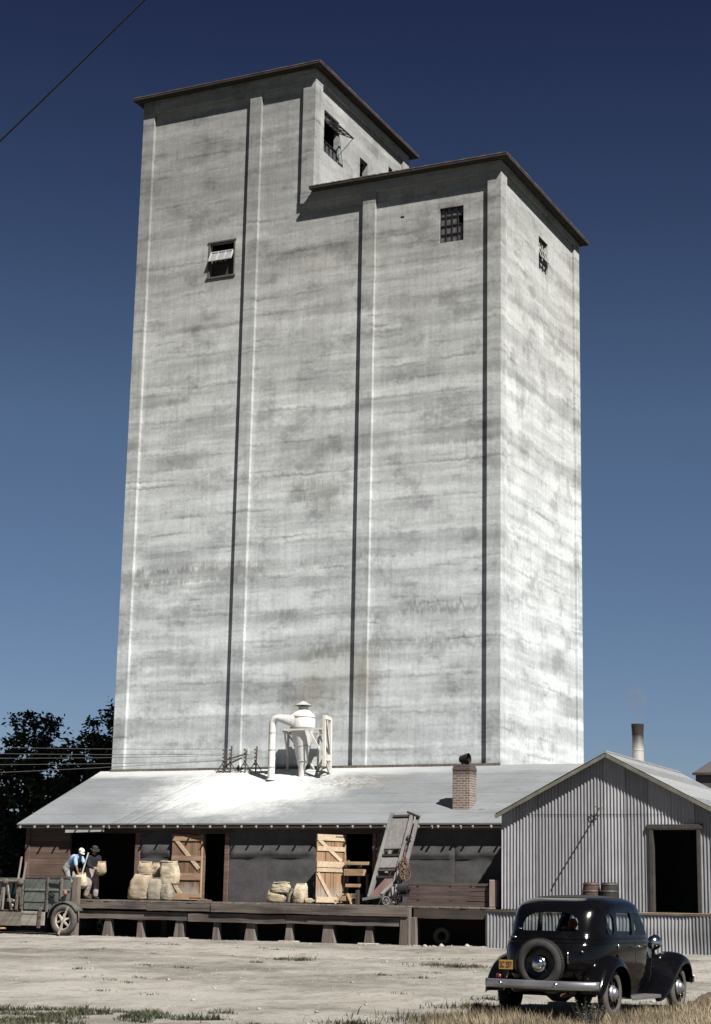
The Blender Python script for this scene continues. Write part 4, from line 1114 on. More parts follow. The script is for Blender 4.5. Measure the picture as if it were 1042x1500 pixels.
# ================================================================== SACKS
def sack(loc, w, dpt, h, mat, label, rot=0., lean=(0, 0), top='tied', group=None, bulge=.10, seed=None, lay=False, squash=0., soft=0.):
    seed = random.uniform(0, 90) if seed is None else seed
    nu, nv = 44, 34; vs = []
    M_ = Matrix.Translation(loc) @ Matrix.Rotation(rot, 4, 'Z')
    if lay: M_ = M_ @ Matrix.Translation((0, 0, dpt * .5)) @ Matrix.Rotation(R(90), 4, 'Y') @ Matrix.Translation((0, 0, -h / 2)) @ Matrix.Rotation(R(90), 4, 'Z')
    for j in range(nv + 1):
        t = j / nv
        if soft and t < .35: k = math.sqrt(max(0, 1 - (1 - t / .35) ** 2)) * (.93 + bulge * .6) + .02
        elif t < .07: k = .93 * math.sqrt(max(0, 1 - (1 - t / .07) ** 2) * .5 + .5)
        else: k = .93 + bulge * math.sin(math.pi * (t - .07) / .93) ** .8 * (1 - .45 * t) - .10 * t * t
        kd = k                                   # depth flattens to the sewn mouth of a tied sack
        if top == 'tied' and t > .72: kd *= math.sqrt(max(0, 1 - ((t - .72) / .28) ** 2)) * .90 + .10; k *= 1 - .05 * ((t - .72) / .28)
        if top == 'open' and t > .9: k *= 1.04; kd *= 1.04
        ex = .60 + .22 * abs(t - .5) + soft
        for i in range(nu):
            a = 2 * math.pi * i / nu
            ca, sa = math.cos(a), math.sin(a)
            px_ = w / 2 * k * math.copysign(abs(ca) ** ex, ca)
            py_ = dpt / 2 * kd * math.copysign(abs(sa) ** ex, sa)
            ear = .06 * max(0, abs(ca) - .80) * 5 * max(0, (t - .85) / .15) if top == 'tied' else 0
            nz1 = mnoise.noise(V((ca * 1.6 + seed, sa * 1.6, t * 2.6))); nz2 = mnoise.noise(V((ca * 3.2 + seed, sa * 3.2, t * 8.)))
            fold = abs(mnoise.noise(V((ca * 2.6 + seed * 2, sa * 2.6, t * 1.3 + .6 * nz1))))          # soft creases
            crease = abs(mnoise.noise(V((ca * 1.1 + seed * 3, sa * 1.1, t * 5.5 + nz1))))
            q = 1 + .085 * nz1 + .022 * nz2 - .045 * max(0, .2 - fold) / .2 - .04 * max(0, .2 - crease) / .2
            z = h * t + ear + (.03 * nz1 if t > .5 else 0) * t
            vs.append(M_ @ V((px_ * q + lean[0] * t * t, py_ * q + lean[1] * t * t, z)))
    fs = [(j * nu + i, j * nu + (i + 1) % nu, (j + 1) * nu + (i + 1) % nu, (j + 1) * nu + i) for j in range(nv) for i in range(nu)]
    fs.append(tuple(range(nu - 1, -1, -1)))
    if top == 'open':      # rolled mouth with grain inside
        b0 = len(vs); c = sum((vs[nv * nu + i] for i in range(nu)), V()) / nu
        for i in range(nu): vs.append(vs[nv * nu + i].lerp(c, .16) + V((0, 0, .012)))
        for i in range(nu): vs.append(vs[nv * nu + i].lerp(c, .24) - V((0, 0, .05)))
        vs.append(c - V((0, 0, .03)))
        fs += [(nv * nu + i, nv * nu + (i + 1) % nu, b0 + (i + 1) % nu, b0 + i) for i in range(nu)]
        fs += [(b0 + i, b0 + (i + 1) % nu, b0 + nu + (i + 1) % nu, b0 + nu + i) for i in range(nu)]
        fs += [(b0 + nu + i, b0 + nu + (i + 1) % nu, len(vs) - 1) for i in range(nu)]
    else:
        fs.append(tuple(nv * nu + k for k in range(nu)))
    o = link_mesh('sack', vs, fs, MT[mat], None, 180)
    tag(o, label, 'sack', group)
    # seam stitched along the mouth or a rolled hem
    if top == 'tied':
        c = sum((vs[nv * nu + i] for i in range(nu)), V()) / nu
        ends = [max((v for v in vs[(nv - 1) * nu:]), key=lambda v: s * (M_.to_3x3() @ V((1, 0, 0))).dot(v)) for s in (-1, 1)]
        MB().tube([ends[0], c + V((0, 0, .012)), ends[1]], [.016, .018, .016], 7).build('stitched_seam', MT[mat], o, 60)
    else:
        MB().tube([vs[nv * nu + i] for i in range(nu)] + [vs[nv * nu]], .020, 7).build('rolled_hem', MT[mat], o, 60)
    return o
G1 = 'burlap sacks stacked left of the tan plank door'; fl = 1.149
sack((-9.98, -6.3, fl), .80, .44, .80, 'burlap', 'big leaning burlap sack at the lower left of the pile', 0, (.10, .05), 'tied', G1)
sack((-9.42, -6.25, fl), .52, .40, .68, 'burlap_grey', 'greyish upright sack, bottom middle of the pile by the plank door', R(8), (.0, .03), 'tied', G1)
sack((-9.03, -6.15, fl), .44, .40, .56, 'burlap_grey', 'short plump sack, bottom right of the pile by the plank door', R(-6), (-.02, .02), 'tied', G1)
sack((-9.93, -6.05, fl + .76), .54, .38, .42, 'burlap', 'short sack on top of the leaning one, left of the pile', R(4), (0, .0), 'tied', G1, bulge=.10)
sack((-9.62, -5.80, fl + .70), .44, .36, .46, 'burlap', 'half hidden sack behind the short one on top of the pile', R(-10), (0, 0), 'tied', G1)
sack((-9.02, -6.02, fl + .50), .66, .44, .72, 'burlap_pale', 'tall open-mouthed sack standing on top at the right of the pile', R(3), (-.06, -.02), 'open', G1)
G2 = 'sacks slumped on the dock before the grey tar paper'
sack((-4.98, -6.3, fl), .62, .46, .33, 'burlap', 'lower, squat sack of the folded pair left of the open door', R(5), (0, 0), 'tied', G2, bulge=.12)
sack((-4.88, -6.28, fl + .30), .60, .44, .32, 'burlap_pale', 'upper sack with a rolled mouth lying on the squat one', R(-4), (.04, 0), 'open', G2, bulge=.12)
sack((-4.18, -6.3, fl), .46, .38, .56, 'burlap_pale', 'pale slumped sack standing between the folded pair and the plank door', R(-8), (.02, .03), 'tied', G2)
sack((-4.52, -6.2, fl), .26, .28, .40, 'burlap_grey', 'small crumpled sack squeezed between the folded pair and the pale sack', R(20), (.06, 0), 'open', G2, bulge=.05)
sack((-3.84, -6.34, fl), .24, .17, .27, 'burlap', 'little sack lying on its side at the foot of the open plank door', R(25), (0, 0), 'tied', G2, lay=True)

m = MB()
for (x, y, rx, ry, rz_) in ((-8.25, -5.1, .16, .10, .05), (-8.05, -5.18, .13, .09, .035), (-8.42, -5.2, .10, .07, .04)):
    m.ellipsoid((x, y, fl + rz_ * .6), (rx, ry, rz_), Matrix.Rotation(x * 3, 3, 'Z'), 12, 7)
tag(m.build('burlap_scrap', MT['burlap_red'], None, 180), 'crumpled burlap scraps lying in the narrow open doorway', 'scrap')
# ================================================================== PORTABLE SACK LOADER leaning to the eave
lo = empty('sack_loader', 'tilted grey wooden sack elevator leaning up to the eave', 'loader', (-1.3, -6.6, fl))
def ax(t, s, off=0.):          # t along the frame 0..1, s across 0..1, off out of the frame plane
    p = V((-1.70, -6.68, 1.30)).lerp(V((-1.61, -5.22, 3.93)), t) + V((.93 - .04 * t, 0, .02)) * s
    return p + V((.0, -.87, .48)) * off
fn = (ax(0, 0, 1) - ax(0, 0, 0)).normalized()
for s, w in ((0.03, .10), (.80, .10)):
    MB().beam(ax(.02, s), ax(1.0, s), w, .15, fn).build('side_rail', MT['loaderwood'], lo, bevel=.006)
MB().beam(ax(.30, 1.0, -.05), ax(.985, 1.02, -.03), .10, .10, fn).build('side_rail', MT['loaderwood'], lo, bevel=.006)
MB().beam(ax(.995, .62, .06), ax(.93, 1.12, .06), .05, .06, fn).build('top_spar', MT['iron'], lo)
m = MB()
for i in range(3):
    s0 = .10 + i * .21
    m.beam(ax(.60, s0 + .10, -.03), ax(.955, s0 + .10, -.03), .205, .03, fn)
m.build('slide_board', MT['loaderwood'], lo, bevel=.003)
m = MB()
for i in range(3):
    s0 = .10 + i * .21
    m.beam(ax(.36, s0 + .10, -.01), ax(.475, s0 + .10, -.01), .205, .035, fn)
m.build('slide_board', MT['loaderwood'], lo, bevel=.003)
for t, mt in ((.96, 'dark_board'), (.585, 'loaderwood'), (.50, 'iron'), (.33, 'dark_board'), (.25, 'iron')):
    MB().beam(ax(t, .06, .0), ax(t, .80, .0), .08, .07, fn).build('cross_bar', MT[mt], lo, bevel=.005)
MB().beam(ax(.52, .30, -.02), ax(.56, .34, -.02), .10, .06, fn).build('bracket', MT['loaderwood'], lo)
m = MB()
p = [ax(.0, .05, .10), ax(.0, .62, .16), ax(.24, .78, -.02), ax(.24, .42, -.02)]
m.add(p + [q + fn * .03 for q in p], [(0, 1, 2, 3), (7, 6, 5, 4), (0, 1, 5, 4), (1, 2, 6, 5), (2, 3, 7, 6), (3, 0, 4, 7)])
m.build('chute_plate', MT['redplate'], lo)
MB().beam(ax(.30, .40, -.02), ax(.34, .40, -.02), .10, .08, fn).build('bracket', MT['loaderwood'], lo)
MB().beam(ax(.02, .55, .2), ax(.20, .86, .05), .10, .06, fn).build('chute_side', MT['loaderwood'], lo)
MB().beam(ax(-.02, -.12, .12), ax(.01, .62, .16), .06, .08).build('foot_bar', MT['loaderwood'], lo, bevel=.005)
MB().beam((-1.98, -6.82, fl), (-1.98, -6.82, fl + .42), .10, .10, (0, 1, 0)).build('foot_post', MT['dark_board'], lo, bevel=.006)
# drive gear, chain wheels and motor on the right flank
def wheel_disc(c, r, t, nrm, mat, name, spokes=6):
    q = V((0, 0, 1)).rotation_difference(V(nrm)).to_matrix().to_4x4()
    Mq = Matrix.Translation(c) @ q
    m_ = MB()
    m_.lathe([(r * .84, -t / 2), (r, -t / 2), (r, t / 2), (r * .84, t / 2), (r * .84, -t / 2)], 20, Mq, False)
    m_.lathe([(r * .02, -t), (r * .22, -t), (r * .22, t), (r * .02, t)], 12, Mq)
    for k in range(spokes):
        a = 2 * math.pi * k / spokes
        m_.beam(Mq @ V((r * .2 * math.cos(a), r * .2 * math.sin(a), 0)), Mq @ V((r * .86 * math.cos(a), r * .86 * math.sin(a), 0)), r * .12, t * .5, Mq.to_3x3() @ V((0, 0, 1)))
    return m_.build(name, MT[mat], lo, 40)
wheel_disc(ax(.36, .96, .10), .17, .05, (1, -.35, .1), 'rusty', 'gear_wheel'); wheel_disc(ax(.27, 1.12, .08), .20, .05, (.8, -.6, .1), 'rusty', 'gear_wheel', 8)
wheel_disc(ax(.20, .98, .12), .14, .06, (1, -.3, 0), 'iron', 'gear_wheel'); wheel_disc(ax(.68, .95, .06), .10, .05, (.9, -.4, .3), 'iron', 'gear_wheel', 5)
wheel_disc((-.72, -6.72, fl + .20), .20, .09, (1, -.25, 0), 'iron', 'carriage_wheel', 7); wheel_disc((-1.02, -6.9, fl + .13), .13, .06, (1, -.6, 0), 'loaderwood', 'carriage_wheel', 5)
m = MB(); c = V((-.62, -6.55, fl + .44))
m.tube([c + V((-.18, 0, 0)), c + V((.16, 0, .02))], .13, 14); m.tube([c + V((.16, 0, .02)), c + V((.24, 0, .02))], .05, 10)
m.box(c + V((-.2, -.12, -.18)), c + V((.16, .12, -.12)))
m.build('motor', MT['iron'], lo, 40)
for a, c, w in ((ax(.62, .86, .06), ax(.40, .98, .10), .03), (ax(.45, .9, .1), ax(.2, 1.18, .1), .035), (ax(.30, .86, .1), ax(.02, 1.0, .12), .05), (ax(.52, .9, .08), ax(.33, 1.22, .06), .03), (ax(.12, .80, .1), (-.75, -6.9, fl + .05), .06)):
    MB().beam(a, c, w, w).build('tie_rod', MT['rusty'] if w < .04 else MT['loaderwood'], lo)
MB().box(ax(.14, 1.0, .02) - V((.12, .06, .05)), ax(.14, 1.0, .02) + V((.22, .10, .02))).build('bracket', MT['loaderwood'], lo)

# sawhorse, timbers in the doorway
tr = empty('sawhorse', 'small pale sawhorse in the sun at the foot of the open plank door', 'sawhorse', (-2.40, -6.8, fl))
for s in (-.16, .16):
    MB().beam((-2.40 + s * .5, -6.82 - .0, fl + .31), (-2.40 + s * 1.7, -6.92, fl), .05, .04, (0, 1, 0)).build('leg', MT['tan'], tr, bevel=.003)
    MB().beam((-2.40 + s * .5, -6.78, fl + .31), (-2.40 + s * 1.7, -6.66, fl), .05, .04, (0, 1, 0)).build('leg', MT['tan'], tr, bevel=.003)
MB().beam((-2.60, -6.8, fl + .17), (-2.20, -6.8, fl + .17), .05, .14).build('beam', MT['tan'], tr, bevel=.004)
for s in (-.28, .22):
    MB().beam((-2.40 + s, -6.8, fl + .30), (-2.40 + s * .75, -6.8, fl + .17), .045, .045, (0, 1, 0)).build('horn', MT['tan'], tr)
for i, (x0, x1, z, w, hh, lab) in enumerate(((-3.34, -2.50, 2.40, .16, .10, 'thin sunlit timber, topmost of the stack in the doorway behind the sawhorse'), (-3.34, -2.62, 2.12, .2, .20, 'thick square timber, second from the top in the doorway behind the sawhorse'), (-3.30, -2.78, 1.72, .14, .10, 'short timber end low down in the doorway behind the sawhorse'), (-3.3, -2.7, 1.4, .2, .16, 'dim bottom timber in the doorway behind the sawhorse'))):
    o = MB().beam((x0, -4.86, z), (x1, -4.90 - .05 * (i % 2), z), w, hh).build('timber', MT['tan'] if i < 3 else MT['dock'], None, bevel=.008)
    tag(o, lab, 'timber', 'timbers stacked in the right doorway')
ps = empty('timber_crib', 'dark upright posts holding the stacked timbers in the right doorway', 'post frame', (-3, -4.8, fl))
for x, h in ((-3.30, 1.35), (-2.62, .95), (-2.90, 1.2)):
    MB().beam((x, -4.76, fl), (x, -4.76, fl + h), .09, .09, (0, 1, 0)).build('post', MT['dock'], ps, bevel=.006)
MB().beam((-3.36, -4.70, fl + .10), (-2.52, -4.70, fl + .10), .08, .08).build('cross_bar', MT['dock'], ps, bevel=.006)
# old tyre and stones under the dock
def torus(m, c, R0, r0, M_=None, nu=28, nv=12):
    vs = []
    for i in range(nu):
        a = 2 * math.pi * i / nu
        for j in range(nv):
            b_ = 2 * math.pi * j / nv
            p = V(((R0 + r0 * math.cos(b_)) * math.cos(a), (R0 + r0 * math.cos(b_)) * math.sin(a), r0 * math.sin(b_)))
            if M_ is not None: p = M_ @ p
            vs.append(V(c) + p)
    m.add(vs, [(i * nv + j, ((i + 1) % nu) * nv + j, ((i + 1) % nu) * nv + (j + 1) % nv, i * nv + (j + 1) % nv) for i in range(nu) for j in range(nv)])
    return m
m = torus(MB(), (.52, -6.25, .30), .19, .075, Matrix.Rotation(R(80), 3, 'X') @ Matrix.Rotation(R(10), 3, 'Y'))
tag(m.build('tyre', MT['tyre_dusty'], None, 180), 'worn tyre standing in the dark under the right end of the dock', 'tyre')

# ================================================================== PEOPLE
def remeshed(m, name, mat, parent, voxel=.008, smooth=4):
    o = m.build(name, MT[mat], parent, 180)
    md = o.modifiers.new('remesh', 'REMESH'); md.mode = 'VOXEL'; md.voxel_size = voxel; md.use_smooth_shade = True
    sm_ = o.modifiers.new('smooth', 'SMOOTH'); sm_.iterations = smooth; sm_.factor = .5
    bake(o)
    if not o.data.materials: o.data.materials.append(MT[mat])
    return o

def hand(m, wrist, d, side, curl):
    """palm and five curled fingers; d = direction of the hand, side = across the knuckles, curl = where fingers bend to"""
    wrist, d, side, curl = V(wrist), V(d).normalized(), V(side).normalized(), V(curl).normalized()
    for k in (-1, 0, 1):
        m.capsule(wrist + side * k * .012, wrist + d * .075 + side * k * .026, .017, .015, 8)
    for k, L in zip((-1.5, -.5, .5, 1.5), (.062, .074, .070, .054)):
        p0 = wrist + d * .080 + side * k * .019
        p1 = p0 + (d * .75 + curl * .5).normalized() * L * .45
        p2 = p1 + (d * .2 + curl).normalized() * L * .35
        p3 = p2 + (curl - d * .35).normalized() * L * .28
        m.capsule(p0, p1, .0095, .009, 8); m.capsule(p1, p2, .009, .0085, 8); m.capsule(p2, p3, .0085, .0075, 8)
    t0 = wrist + d * .025 - side * .03
    t1 = t0 + (d * .7 - side * .6 + curl * .3).normalized() * .038; t2 = t1 + (d * .6 + curl * .8).normalized() * .03
    m.capsule(t0, t1, .013, .011, 8); m.capsule(t1, t2, .011, .009, 8)

def head(m, c, fwd, up):
    c, f, u = V(c), V(fwd).normalized(), V(up)
    s = f.cross(u).normalized(); u = s.cross(f).normalized()
    M_ = Matrix((s, f, u)).transposed()
    m.ellipsoid(c + u * .025 - f * .01, (.076, .096, .098), M_)
    m.ellipsoid(c - u * .045 + f * .025, (.058, .068, .075), M_)
    m.ellipsoid(c - u * .095 + f * .055, (.030, .026, .022), M_)
    m.capsule(c + f * .083 + u * .012, c + f * .105 - u * .026, .009, .013, 8)
    m.capsule(c + f * .080 + u * .026 - s * .04, c + f * .080 + u * .026 + s * .04, .012, .012, 8)
    m.capsule(c + f * .082 - u * .056 - s * .018, c + f * .082 - u * .056 + s * .018, .010, .010, 8)
    for q in (-1, 1):
        m.ellipsoid(c + s * q * .078 - f * .005 - u * .008, (.010, .022, .032), M_)
    return c, f, u, s, M_

def face_bits(parent, H):
    c, f, u, s, M_ = H
    e = MB()
    for q in (-1, 1): e.ellipsoid(c + f * .088 + u * .004 + s * q * .032, (.011, .006, .007), M_, 8, 6)
    e.build('eyes', MT['hair'], parent, 180)
    MB().capsule(c + f * .0925 - u * .056 - s * .02, c + f * .0925 - u * .056 + s * .02, .0035, .0035, 6).build('mouth', MT['redlens'], parent, 180)
    h = MB()
    h.ellipsoid(c - f * .022 + u * .018, (.0835, .092, .098), M_)
    h.build('hair', MT['hair'], parent, 180)

def limb(m, pts, rs):
    for i in range(len(pts) - 1): m.capsule(pts[i], pts[i + 1], rs[i], rs[i + 1], 12)

# --- bending man in the truck bed
p1 = empty('person', 'man in a white cap and light-blue shirt bending over a sack on the truck', 'person', (-12.45, -6.6, 1.16))
B = MB(); S = MB(); T = MB(); K = MB()
pel = V((-12.56, -6.6, 2.10)); bel = V((-12.43, -6.6, 2.27)); che = V((-12.27, -6.61, 2.42)); nk = V((-12.13, -6.62, 2.52)); hd = V((-12.05, -6.65, 2.615))
H1 = head(B, hd, (.86, -.22, -.46), (.45, -.1, .9))
limb(B, [che, nk, hd - V((.02, 0, .03))], [.10, .058, .052])
for q, el_, wr in ((-1, (-12.075, -6.86, 2.20), (-12.02, -6.80, 1.96)), (1, (-12.02, -6.42, 2.22), (-11.95, -6.55, 1.97))):
    shd = V((-12.17, -6.61 + .185 * q, 2.455))
    limb(B, [che + V((.03, .10 * q, .03)), shd, V(el_), V(wr)], [.07, .058, .043, .029])
    hand(B, V(wr), (.08, 0, -1), (1, 0, .1) if q < 0 else (-1, 0, 0), (0, .9 * -q, -.2))
    limb(S, [che + V((.02, .10 * q, .02)), shd, V(el_).lerp(shd, .12)], [.10, .078, .060])
    limb(B, [pel + V((0, .09 * q, 0)), V((-12.36, -6.6 + .12 * q, 1.70)), V((-12.52, -6.6 + .13 * q, 1.27))], [.11, .062, .042])
    limb(T, [pel + V((0, .085 * q, 0)), V((-12.36, -6.6 + .12 * q, 1.70)), V((-12.51, -6.6 + .13 * q, 1.29))], [.138, .088, .072])
    limb(K, [V((-12.52, -6.6 + .13 * q, 1.26)), V((-12.53, -6.6 + .13 * q, 1.205)), V((-12.37, -6.6 + .135 * q, 1.195))], [.052, .046, .036])
for q in (-.07, .07):
    limb(B, [pel + V((0, q, 0)), bel + V((0, q * .9, 0)), che + V((0, q * 1.3, 0))], [.125, .11, .12])
    limb(S, [bel + V((-.06, q * .95, -.06)), bel + V((0, q * .95, .005)), che + V((.0, q * 1.3, .01)), nk + V((-.05, q * .7, -.04))], [.125, .130, .142, .085])
    limb(T, [pel + V((-.02, q, 0)), bel + V((-.055, q, -.055))], [.145, .135])
bo = remeshed(B, 'body', 'skin', p1, .007)
face_bits(p1, H1)
remeshed(S, 'shirt', 'shirt', p1, .011); remeshed(T, 'trousers', 'trousers', p1, .011)
remeshed(K, 'boots', 'boot', p1, .009)
c, f, u, s, M_ = H1
m = MB(); vs_n = 20
prof = [(1.0, .0), (1.04, .02), (1.02, .05), (.9, .085), (.62, .112), (.01, .122)]
vs = []
for k, z in prof:
    for i in range(vs_n):
        a = 2 * math.pi * i / vs_n
        vs.append(c + u * (.035 + z) - f * .008 + s * (.088 * k * math.cos(a)) + f * (.106 * k * math.sin(a)))
m.add(vs, [(j * vs_n + i, j * vs_n + (i + 1) % vs_n, (j + 1) * vs_n + (i + 1) % vs_n, (j + 1) * vs_n + i) for j in range(len(prof) - 1) for i in range(vs_n)])
vs = []
for i in range(9):
    a = math.pi * i / 8
    r1 = c + u * .042 + s * .085 * math.cos(a) + f * (.10 * math.sin(a)); r2 = c + u * .026 + s * .088 * math.cos(a) + f * (.10 + .055) * math.sin(a)
    vs += [r1, r2, r1 - u * .008, r2 - u * .008]
m.add(vs, [q for i in range(8) for q in ((4 * i, 4 * i + 1, 4 * i + 5, 4 * i + 4), (4 * i + 2, 4 * i + 6, 4 * i + 7, 4 * i + 3), (4 * i + 1, 4 * i + 3, 4 * i + 7, 4 * i + 5))])
m.build('cap', MT['whitecap'], p1, 50)

# --- standing man on the dock with a sack in his arms
p2 = empty('person', 'man in a dark shirt and dark hat standing on the dock holding a small sack', 'person', (-11.72, -6.4, 1.149))
B = MB(); S = MB(); T = MB(); K = MB()
pel = V((-11.76, -6.40, 2.02)); bel = V((-11.75, -6.40, 2.20)); che = V((-11.72, -6.41, 2.42)); nk = V((-11.70, -6.42, 2.57)); hd = V((-11.66, -6.45, 2.68))
H2 = head(B, hd, (.80, -.50, -.30), (.1, -.05, 1))
limb(B, [che, nk, hd - V((.02, 0, .03))], [.10, .058, .052])
sa = V((.58, .80, 0)).normalized()
for q, el_, wr in ((-1, (-11.68, -6.70, 2.20), (-11.47, -6.70, 2.13)), (1, (-11.50, -6.28, 2.20), (-11.36, -6.40, 2.14))):
    shd = che + sa * .185 * q + V((0, 0, .06))
    limb(B, [che + sa * .1 * q + V((0, 0, .06)), shd, V(el_), V(wr)], [.07, .058, .043, .029])
    hand(B, V(wr), (.92, .3 * -q, -.1), (0, .1, 1), (.2, .9 * -q, .05))
    limb(S, [che + sa * .1 * q + V((0, 0, .04)), shd, V(el_), V(wr).lerp(V(el_), .25)], [.10, .080, .062, .050])
    ft = V((-11.85 if q < 0 else -11.62, -6.44 - .10 * q * -1, 1.20))
    kn = V((ft.x * .6 + pel.x * .4 + .05, -6.44 + .1 * q, 1.62))
    limb(B, [pel + sa * .085 * q, kn, ft + V((0, 0, .05))], [.11, .062, .042])
    limb(T, [pel + sa * .085 * q, kn, ft + V((0, 0, .09))], [.140, .106, .086])
    limb(K, [ft + V((0, 0, .06)), ft + V((0, 0, 0)), ft + V((.15, -.07, -.012))], [.052, .048, .036])
for q in (-.07, .07):
    limb(B, [pel + sa * q, bel + sa * q * .9, che + sa * q * 1.3], [.125, .11, .12])
    limb(S, [bel + sa * q + V((0, 0, -.10)), bel + sa * q, che + sa * q * 1.3, nk + sa * q * .7 - V((0, 0, .06))], [.135, .132, .142, .085])
    limb(T, [pel + sa * q, bel + sa * q - V((0, 0, .06))], [.142, .140])
remeshed(B, 'body', 'skin', p2, .007)
face_bits(p2, H2)
remeshed(S, 'shirt', 'darkshirt', p2, .011); remeshed(T, 'trousers', 'overall', p2, .011); remeshed(K, 'boots', 'boot', p2, .009)
c, f, u, s, M_ = H2
Mh = Matrix.Translation(c + u * .05 - f * .01) @ M_.to_4x4()
vs = []; m = MB()
prof = [(.155, -.012, 1.12), (.158, -.004, 1.12), (.10, .004, 1.15), (.096, .05, 1.16), (.088, .10, 1.18), (.06, .118, 1.2), (.005, .105, 1.2)]
for r, z, k in prof:
    for i in range(24):
        a = 2 * math.pi * i / 24
        vs.append(Mh @ V((r * math.cos(a), r * k * math.sin(a), z + (.02 * math.cos(2 * a) if r > .14 else 0))))
m.add(vs, [(j * 24 + i, j * 24 + (i + 1) % 24, (j + 1) * 24 + (i + 1) % 24, (j + 1) * 24 + i) for j in range(len(prof) - 1) for i in range(24)])
m.build('hat', MT['felt'], p2, 40)

sack((-11.93, -6.72, 1.47), .44, .30, .46, 'burlap_pale', 'pale sack gripped by the bending man at the dock end', R(15), (-.05, 0), 'tied', soft=.32, bulge=.2)
sack((-12.02, -6.90, 1.149), .24, .26, .40, 'burlap_pale', 'narrow pale sack standing behind the tall dock end post', 0, (0, .02), 'tied')
sack((-12.02, -6.25, 1.62), .62, .34, .62, 'burlap_red', 'reddish-brown sack standing behind the bending man', R(10), (.02, 0), 'tied')
sack((-12.0, -6.2, 1.12), .66, .42, .60, 'burlap_red', 'dark sack standing under the reddish-brown one on the truck', R(-4), (0, 0), 'tied')
sack((-11.33, -6.54, 1.90), .34, .30, .40, 'burlap', 'small sack held in the arms of the man in the dark hat', R(12), (.03, 0), 'tied', soft=.34, bulge=.2)
tag(MB().tube([(-11.72, -6.72, 2.62), (-11.86, -6.74, 2.12), (-12.0, -6.74, 1.66), (-12.13, -6.74, 1.16)], [.022, .024, .024, .022], 8).build('wooden_pole', MT['whitewood'], None, 60),
    'long pale wooden pole leaning between the two men', 'pole')

# ================================================================== TRUCK at the left end of the dock
tk = empty('farm_truck', 'old open farm truck with faded grey-green sides backed against the dock', 'truck', (-14.0, -7.0, 0))
yn, yfr = -7.66, -5.75           # near and far sides of the bed
def tkb(name, mat, a, c, bevel=.006, parent=None):
    return MB().box(a, c).build(name, MT[mat], parent or tk, bevel=bevel)
tkb('bed_floor', 'truckwood', (-17.0, yn + .03, 1.02), (-12.0, yfr, 1.12))
# near side: two sheet panels with a pressed rib, posts and top rail
for x0, x1 in ((-13.46, -12.56), (-12.54, -11.70)):
    m = MB()
    prof = [(.80, 0), (1.02, 0), (1.04, .02), (1.36, .0), (1.38, .025), (1.42, .025), (1.44, 0), (1.78, .0)]
    vs = []
    for z, o_ in prof: vs += [(x0, yn - o_, z), (x1, yn - o_, z)]
    for z, o_ in reversed(prof): vs += [(x0, yn + .03, z), (x1, yn + .03, z)]
    n = len(prof)
    fs = [(2 * i, 2 * i + 1, 2 * i + 3, 2 * i + 2) for i in range(2 * n - 1)] + [(4 * n - 2, 4 * n - 1, 1, 0)]
    m.add(vs, fs).build('side_panel', MT['truck'], tk)
for x in (-13.52, -12.55, -12.02):
    MB().beam((x, yn - .03, .72), (x, yn - .03, 1.80), .07, .06, (0, 1, 0)).build('stake', MT['dock'], tk, bevel=.005)
tkb('top_rail', 'dock', (-13.56, yn - .02, 1.785), (-11.70, yn + .05, 1.85))
MB().beam((-12.56, yn - .03, 1.62), (-12.08, yn - .03, 1.58), .03, .04).build('strap', MT['iron'], tk)
for za in (1.36, 1.2):
    MB().beam((-12.5, yn - .045, za - .02), (-12.25, yn - .045, za - .12), .02, .05).build('strap', MT['iron'], tk)
tkb('far_side', 'truck', (-17.0, yfr, .8), (-12.0, yfr + .04, 1.8))
# fender and wheel
wx, wz, wr = -11.83, gz(-12.1, yn) + .47, .49
m = MB(); vs = []
N = 14
for i in range(N + 1):
    a = R(28) + R(150) * i / N
    ce = V((wx - .04 + .60 * math.cos(a), 0, wz + .02 + .57 * math.sin(a)))
    for k, (yy, dr) in enumerate(((yn + .25, .0), (yn + .05, 0.), (yn - .06, .005), (yn - .11, .02), (yn - .125, .05))):
        vs.append(V((ce.x - dr * math.cos(a), yy, ce.z - dr * math.sin(a))))
m.add(vs, [(i * 5 + k, i * 5 + k + 1, i * 5 + 6 + k, i * 5 + 5 + k) for i in range(N) for k in range(4)])
fo = m.build('fender', MT['tyre_dusty'], tk, 50); md = fo.modifiers.new('solid', 'SOLIDIFY'); md.thickness = .012
def truck_wheel(x, y, s):
    Mq = Matrix.Translation((x, y, wz)) @ Matrix.Rotation(R(90), 4, 'X')
    t = torus(MB(), (x, y, wz), .385, .105, Matrix.Rotation(R(90), 3, 'X'), 36, 14)
    o = t.build('wheel', MT['tyre_dusty'], tk, 180)
    MB().lathe([(.29, -.05), (.30, -.05), (.30, .06), (.27, .06), (.265, .0)], 28, Mq, False).build('rim', MT['spoke'], o, 40)
    m = MB(); m.lathe([(.01, .0), (.10, .0), (.10, .07), (.06, .11), (.01, .12)], 16, Mq)
    m.build('hub', MT['spoke'], o, 40)
    m = MB()
    for k in range(6):
        a = k * math.pi / 3 + .3
        m.beam(Mq @ V((.08 * math.cos(a), .08 * math.sin(a), .05)), Mq @ V((.28 * math.cos(a), .28 * math.sin(a), .02)), .075, .04, (0, 1, 0), .05, .03)
    m.build('spokes', MT['spoke'], o, bevel=.006)
truck_wheel(wx, yn - .08, -1); truck_wheel(wx, yfr + .02, 1); truck_wheel(-16.5, yn - .08, -1); truck_wheel(-16.5, yfr, 1)
tkb('axle', 'iron', (wx - .05, yn, wz - .05), (wx + .05, yfr, wz + .05))
